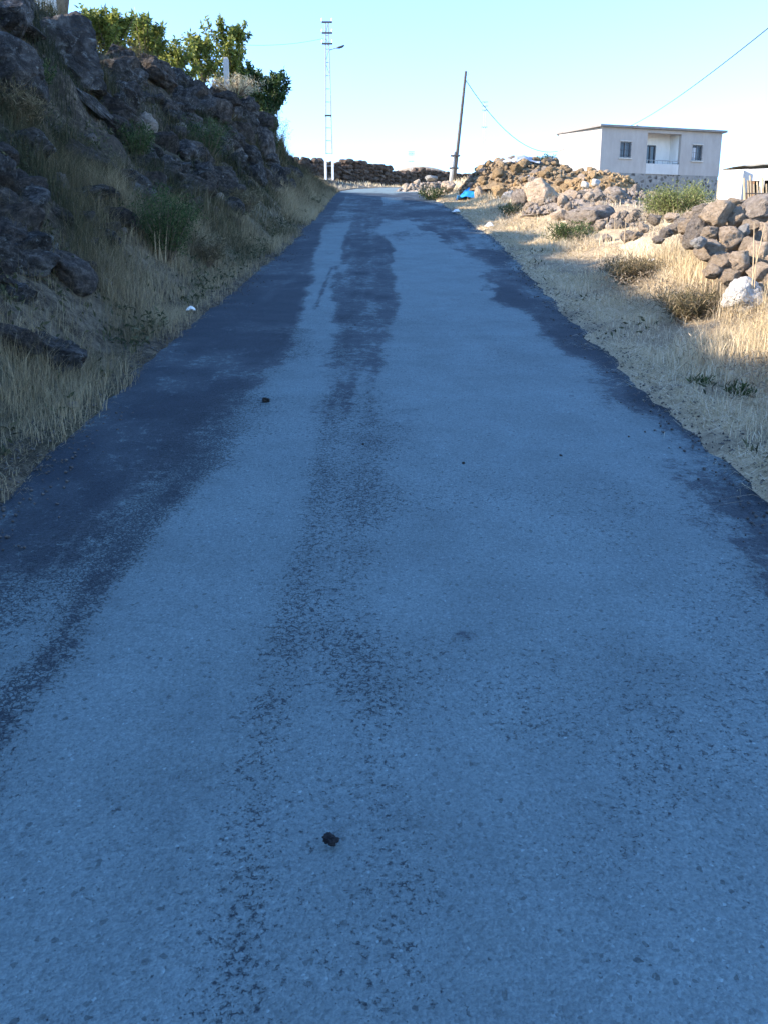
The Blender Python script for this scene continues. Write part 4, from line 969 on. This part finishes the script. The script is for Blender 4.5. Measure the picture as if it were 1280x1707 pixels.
def house():
    A = at(1003.5, 207, HY); ang = rad(15); d = np.array([math.cos(ang), math.sin(ang), 0])
    lo, hi = 4, 20
    for _ in range(50):
        W = (lo + hi) / 2; q = A + d * W
        px = 640 + F * q[0] / depth_of(q)
        if px < 1204.5: lo = W
        else: hi = W
    zt = A[2]; zb = at(1003.5, 286, HY)[2]; zg = zt - 5.0; Z = zt - zg; zb_ = zb - zg
    root = empty('house', (A[0], A[1], zg), ang); tag(root, 'flat roofed two storey house with pale render over a stone ground floor', 'house')
    D = 7.0; a, b_ = W * .375, W * .655; rt = Z - .13; rec = 1.25
    def wall_with_hole(mb, x0, x1, z0, z1, hx0, hx1, hz0, hz1, th=.25):
        mb.box(x0, hx0, 0, th, z0, z1); mb.box(hx1, x1, 0, th, z0, z1); mb.box(hx0, hx1, 0, th, z0, hz0); mb.box(hx0, hx1, 0, th, hz1, z1)
    hs = rt - zb_
    w1 = (W * .155, W * .245, rt - hs * .66, rt - hs * .30); w2 = (W * .755, W * .84, rt - hs * .66, rt - hs * .30)
    mb = MB(); wall_with_hole(mb, 0, a, zb_, rt, *w1); mb.build('wall', M['plaster'], root)
    mb = MB(); wall_with_hole(mb, b_, W, zb_, rt, *w2)
    mb.box(W - .25, W, .25, D, zb_, rt); mb.box(2.0, W - .25, D - .25, D, zb_, rt)
    mb.build('wall', M['plaster'], root)
    d0 = (W * .452, W * .538, zb_ + .10, rt - hs * .27)
    m2 = MB(); m2.box(a - .12, a - .003, .252, rec, zb_, rt); m2.box(b_ + .003, b_ + .12, .252, rec, zb_, rt)
    m2.box(a, d0[0], rec, rec + .2, zb_, rt); m2.box(d0[1], b_, rec, rec + .2, zb_, rt); m2.box(d0[0], d0[1], rec, rec + .2, d0[3], rt); m2.box(d0[0], d0[1], rec, rec + .2, zb_, d0[2])
    m2.build('recess_wall', M['whiteplaster'], root)
    MB().box(a - .25, b_ + .25, .26, rec + .2, zb_ - .18, zb_ - .004).build('balcony_floor', M['concrete'], root)
    m3 = MB(); m3.box(.05, a, .0, .3, -1, zb_ - .003); m3.box(b_, W - .05, .0, .3, -1, zb_ - .003); m3.box(a, b_, .08, .3, -1, zb_ - .003)
    m3.box(.05, .35, .3, D, -1, zb_ - .003); m3.box(W - .35, W - .05, .3, D, -1, zb_ - .003)
    m3.build('stone_base', M['masonry'], root)
    e = at(931, 221, HY + 2.6); sl = Matrix.Rotation(-ang, 3, 'Z') @ Vector((e[0] - A[0], e[1] - A[1], 0))     # the splayed left side
    sv = Vector((sl.x, sl.y, 0)); sw = MB(); SM = Matrix.Rotation(math.atan2(sl.y, sl.x), 4, 'Z')
    sw.box(.02, sv.length, -.25, -.004, zb_, rt, SM); sw.build('side_wall', M['plaster'], root)
    poly = [(-.2, -.22), (W + .22, -.22), (W + .22, D + .2), (sl.x + 2.7, D + .2), (sl.x - .12, sl.y + .1)]
    np_ = len(poly); rv = [(x, y, rt + .003) for x, y in poly] + [(x, y, Z) for x, y in poly]
    link_mesh('roof', rv, [list(range(np_))[::-1], list(range(np_, 2 * np_))] + [[i, (i + 1) % np_, np_ + (i + 1) % np_, np_ + i] for i in range(np_)], M['roof_grey'], root)
    bm = MB().box(a - .05, b_ + .05, -.02, .22, rt - .2, rt - .003); bm.build('lintel', M['plaster'], root)
    par = MB(); par.box(a + .02, b_ - .02, .02, .10, zb_ + .0, zb_ + .62); pr = par.build('balcony_parapet', M['greyplaster'], root)
    rl = MB(); rl.tube([(a + .02, .06, zb_ + .82), (b_ - .02, .06, zb_ + .82)], .025, 6)
    for i in range(7): x = a + .1 + (b_ - a - .2) * i / 6; rl.tube([(x, .06, zb_ + .6), (x, .06, zb_ + .82)], .015, 5)
    rl.build('railing', M['galv'], root)
    for (x0, x1, z0, z1), yy, drape in ((w1, .10, 'c'), (w2, .10, 'w'), (d0, rec + .08, 'c')):
        fr = MB(); t = .06
        fr.box(x0, x0 + t, yy - .05, yy + .05, z0, z1); fr.box(x1 - t, x1, yy - .05, yy + .05, z0, z1); fr.box(x0 + t, x1 - t, yy - .05, yy + .05, z0, z0 + t); fr.box(x0 + t, x1 - t, yy - .05, yy + .05, z1 - t, z1)
        fr.box((x0 + x1) / 2 - .03, (x0 + x1) / 2 + .03, yy - .04, yy + .04, z0 + t, z1 - t)
        wn = fr.build('window', M['frame_blue'], root)
        MB().box(x0 + t, x1 - t, yy + .045, yy + .055, z0 + t, z1 - t).build('pane', M['glass'], wn)
        if drape == 'w':
            MB().box(x0 + .1, (x0 + x1) / 2 + .05, yy + .02, yy + .043, z0 + t, z1 - .15).build('curtain', M['curtain'], wn)
        if yy < 1:
            gr = MB()
            for k in range(4): x = x0 + (x1 - x0) * (k + .5) / 4; gr.tube([(x, -.02, z0), (x, -.02, z1)], .012, 4)
            for k in range(3): z = z0 + (z1 - z0) * (k + .5) / 3; gr.tube([(x0 - .02, -.02, z), (x1 + .02, -.02, z)], .012, 4)
            gr.build('window_bars', M['dark_metal'], wn)
            MB().box(x0 - .06, x1 + .06, -.1, .0, z0 - .08, z0 - .003).build('sill', M['concrete'], wn)
            MB().box(x0 - .03, x1 + .03, -.05, -.002, z1 + .003, z1 + .07).build('lintel', M['concrete'], wn)
    MB().box(W * .30, W * .32, .4, .62, Z + .002, Z + .16).build('chimney', M['concrete'], root)
    return A, d, W, zg, Z
HA, Hd, HW, Hzg, HZ = house()
hp = HA + np.array([-1.8, 2.05, -1.1])
def sag(p, q, s, n=16): return [p + (q - p) * k + np.array([0, 0, -s * 4 * k * (1 - k)]) for k in np.linspace(0, 1, n)]
wire('cable', sag(wp, hp, 1.25), 'thin cable sagging from the wooden pole to the house', .017)
wire('cable', sag(HA + Hd * HW * .22 + np.array([0, 1.0, .05]), at(1300, 30, 22), .25), 'dark cable running from the house roof up to the right', .015)
wire('cable', sag(lp + np.array([-.2, 0, lpH * .90]), at(405, 74, 40), .12), 'faint cable from the lattice pole towards the trees', .007)

# --- whitewashed shed right of the house
M['mudwall'] = plain('mudwall', (.3, .27, .21), .95, .35, 2)
def shed():
    Y = 50; o = at(1196, 330, Y); root = empty('shed', o, rad(-22)); tag(root, 'whitewashed shed with an orange door right of the house', 'shed')
    top = at(1196, 282, Y)[2] - o[2]
    W1 = size_at(36, o)
    MB().box(0, W1, 0, 4, -1.2, top * .97).build('wall', M['whiteplaster'], root)
    f = MB(); f.box(W1 + .003, W1 + .25, .3, .5, -1.2, top); f.box(W1 + .25, W1 + 3.4, .3, .5, top * .58, top * .99); f.box(W1 + .85, W1 + 1.1, .3, .5, -1.2, top * .58); f.box(W1 + 1.9, W1 + 2.2, .3, .5, -1.2, top * .58); f.box(W1 + 3.0, W1 + 3.4, .3, .5, -1.2, top * .58)
    f.build('front_wall', M['greyplaster'], root)
    MB().box(W1 + .26, W1 + .6, .34, .42, -1.2, top * .57).build('door', M['orange_wood'], root)
    MB().box(W1 + .1, W1 + 3.4, 2.2, 2.3, -1.2, top).build('back_wall', M['dark_inside'], root)  # near-black colour stands in for the shade inside the openings
    u, v_ = np.meshgrid(np.linspace(.1, W1 + 3.6, 40), np.linspace(.35, 4.0, 24))
    cx = (W1 + 3.5) / 2; rr = np.clip(1 - np.abs((u - cx) / (cx + .15)) ** 3, 0, 1) * np.clip(1 - np.abs((v_ - 2.1) / 2.1) ** 4, 0, 1)
    rf = grid_mesh('roof', u, v_, top + .01 + rr * .32 + .08 * rr * fbm(u * 2, v_ * 2, oct=3, seed=171), plain('earth_roof', (.26, .235, .18), .95, .35, 2.5)); rf.parent = root
shed()
def stake_fence():
    root_p = at(1252, 352, 15.5); root = empty('stake_fence', root_p); tag(root, 'row of thin bare wooden stakes behind the near right pile', 'fence')
    for (a, t0, b0) in ((1240, 296, 350), (1246, 300, 350), (1250, 292, 350), (1256, 306, 350), (1262, 302, 350), (1266, 310, 348), (1271, 296, 350), (1277, 306, 350)):
        p, q = at(a + random.uniform(-2, 2), b0 + 14, 15.5) - root_p, at(a, t0, 15.5) - root_p
        MB().tube([tuple(p), tuple((p + q) / 2 + np.array([.01, 0, 0])), tuple(q)], [.022, .019, .014], 6).build('stake', M['wood_pale'], root)
    p = at(1243, 322, 15.45) - root_p; q = at(1280, 322, 15.45) - root_p
    MB().tube([tuple(p), tuple(q)], .009, 5).build('rail', M['wood_grey'], root)
stake_fence()
# --- building corner in the top left
def top_left_house():
    Y = 19.0; o = at(58, 60, Y); e = at(97, 60, Y); root = empty('building', o, rad(21)); tag(root, 'white building corner with a dark pillar above the huge leaning boulder', 'building')
    w_ = e[0] - o[0]; 
    MB().box(-2.2, w_, 0, 2, -1.5, 1.0).build('wall', M['whiteplaster'], root)
    MB().box(w_ + .004, w_ + .15, -.06, .2, -1.5, 1.0).build('pillar', M['bark'], root)
    MB().box(-2.4, w_ + .3, -.2, 2.2, 1.004, 1.12).build('roof', M['concrete'], root)
    p = at(108, 27, Y - .3) - o; q = at(134, 34, Y - .3) - o
    Rm = np.array(Matrix.Rotation(-rad(21), 3, 'Z')); p = Rm @ p; q = Rm @ q
    MB().tube([(w_ + .1, .0, p[2] + .02), tuple(p), tuple(q)], .016, 5).build('pipe', M['galv'], root)
top_left_house()
# --- tarpaulins and litter
def sheet(name, px, py, wpx, hpx, Y, mat, label, cat, seed):
    p = at(px, py + hpx * .5, Y); W, H = size_at(wpx, p), size_at(hpx, p)
    u = np.linspace(-.5, .5, 34); U, V = np.meshgrid(u, u)
    R2 = np.hypot(U, V) * 2
    z = np.clip(1 - R2 ** 2, 0, 1) * H * .9 + H * .35 * fbm(U * 4, V * 4, oct=4, seed=seed) * (1 - .4 * R2)
    o = grid_mesh(name, U * W * (1 + .2 * fbm(U * 2, V * 2, seed=seed + 1)), V * W * .6, np.maximum(z, -.1) + .02, mat, None, False)
    o.location = p; sd_ = o.modifiers.new('thickness', 'SOLIDIFY'); sd_.thickness = .01
    return tag(o, label, cat)
M['blue_tarp'] = plain('blue_tarp', (.02, .2, .48), .45, .2, 5); M['grey_tarp'] = plain('grey_tarp', (.3, .33, .38), .5, .3, 5)
tarp = sheet('tarpaulin', 794, 303, 60, 19, 27.0, M['blue_tarp'], 'crumpled bright blue tarpaulin beside the taller rubble heap', 'tarpaulin', 5)
tarp.location.z = ground_at(tarp.location.x, tarp.location.y) + .03
sheet('tarpaulin', 868, 266, 60, 14, 27.2, M['grey_tarp'], 'grey blue plastic sheet thrown over the taller rubble heap', 'tarpaulin', 9)
for i, (a, b_, l) in enumerate(((760, 356, 'small white scrap of litter at the right road edge nearer the crest'), (815, 379, 'small white scrap of litter on straw below the dark weeds'), (319, 522, 'white paper scrap lying on the left road edge'))):
    p = hit(a, b_); s = size_at(13, p)
    sh = sheet('litter', a, b_, 13, 5, p[1], M['white_paint'], l, 'litter', 40 + i); sh.location.z = ground_at(sh.location.x, sh.location.y) + .02
# --- loose stones on the road
def pebble(px, py, s, mat, label, seed, group=None):
    p = plane_xy(px, py); rock('pebble', (p[0], p[1], float(Rz(p[1])) + s * .25 - .012), (s * 1.2, s, s * .8), (0, .2, seed), mat, label, 'pebble', group, 970 + seed % 6, 4 if s > .03 else 3, .34)
M['tarlump'] = plain('tarlump', (.012, .012, .014), .8, .3, 20)
pebble(552, 1397, .034, 'tarlump', 'black lump of tar alone on the near tarmac', 1)
pebble(443, 667, .05, 'basalt', 'brownish stone on the tarmac beside the left dark band', 2)
for i in range(4):
    pebble(random.uniform(300, 1000), random.uniform(450, 800), random.uniform(.010, .018), 'basalt', 'tiny loose stone chip scattered on the tarmac', 10 + i, 'loose chips on the tarmac')
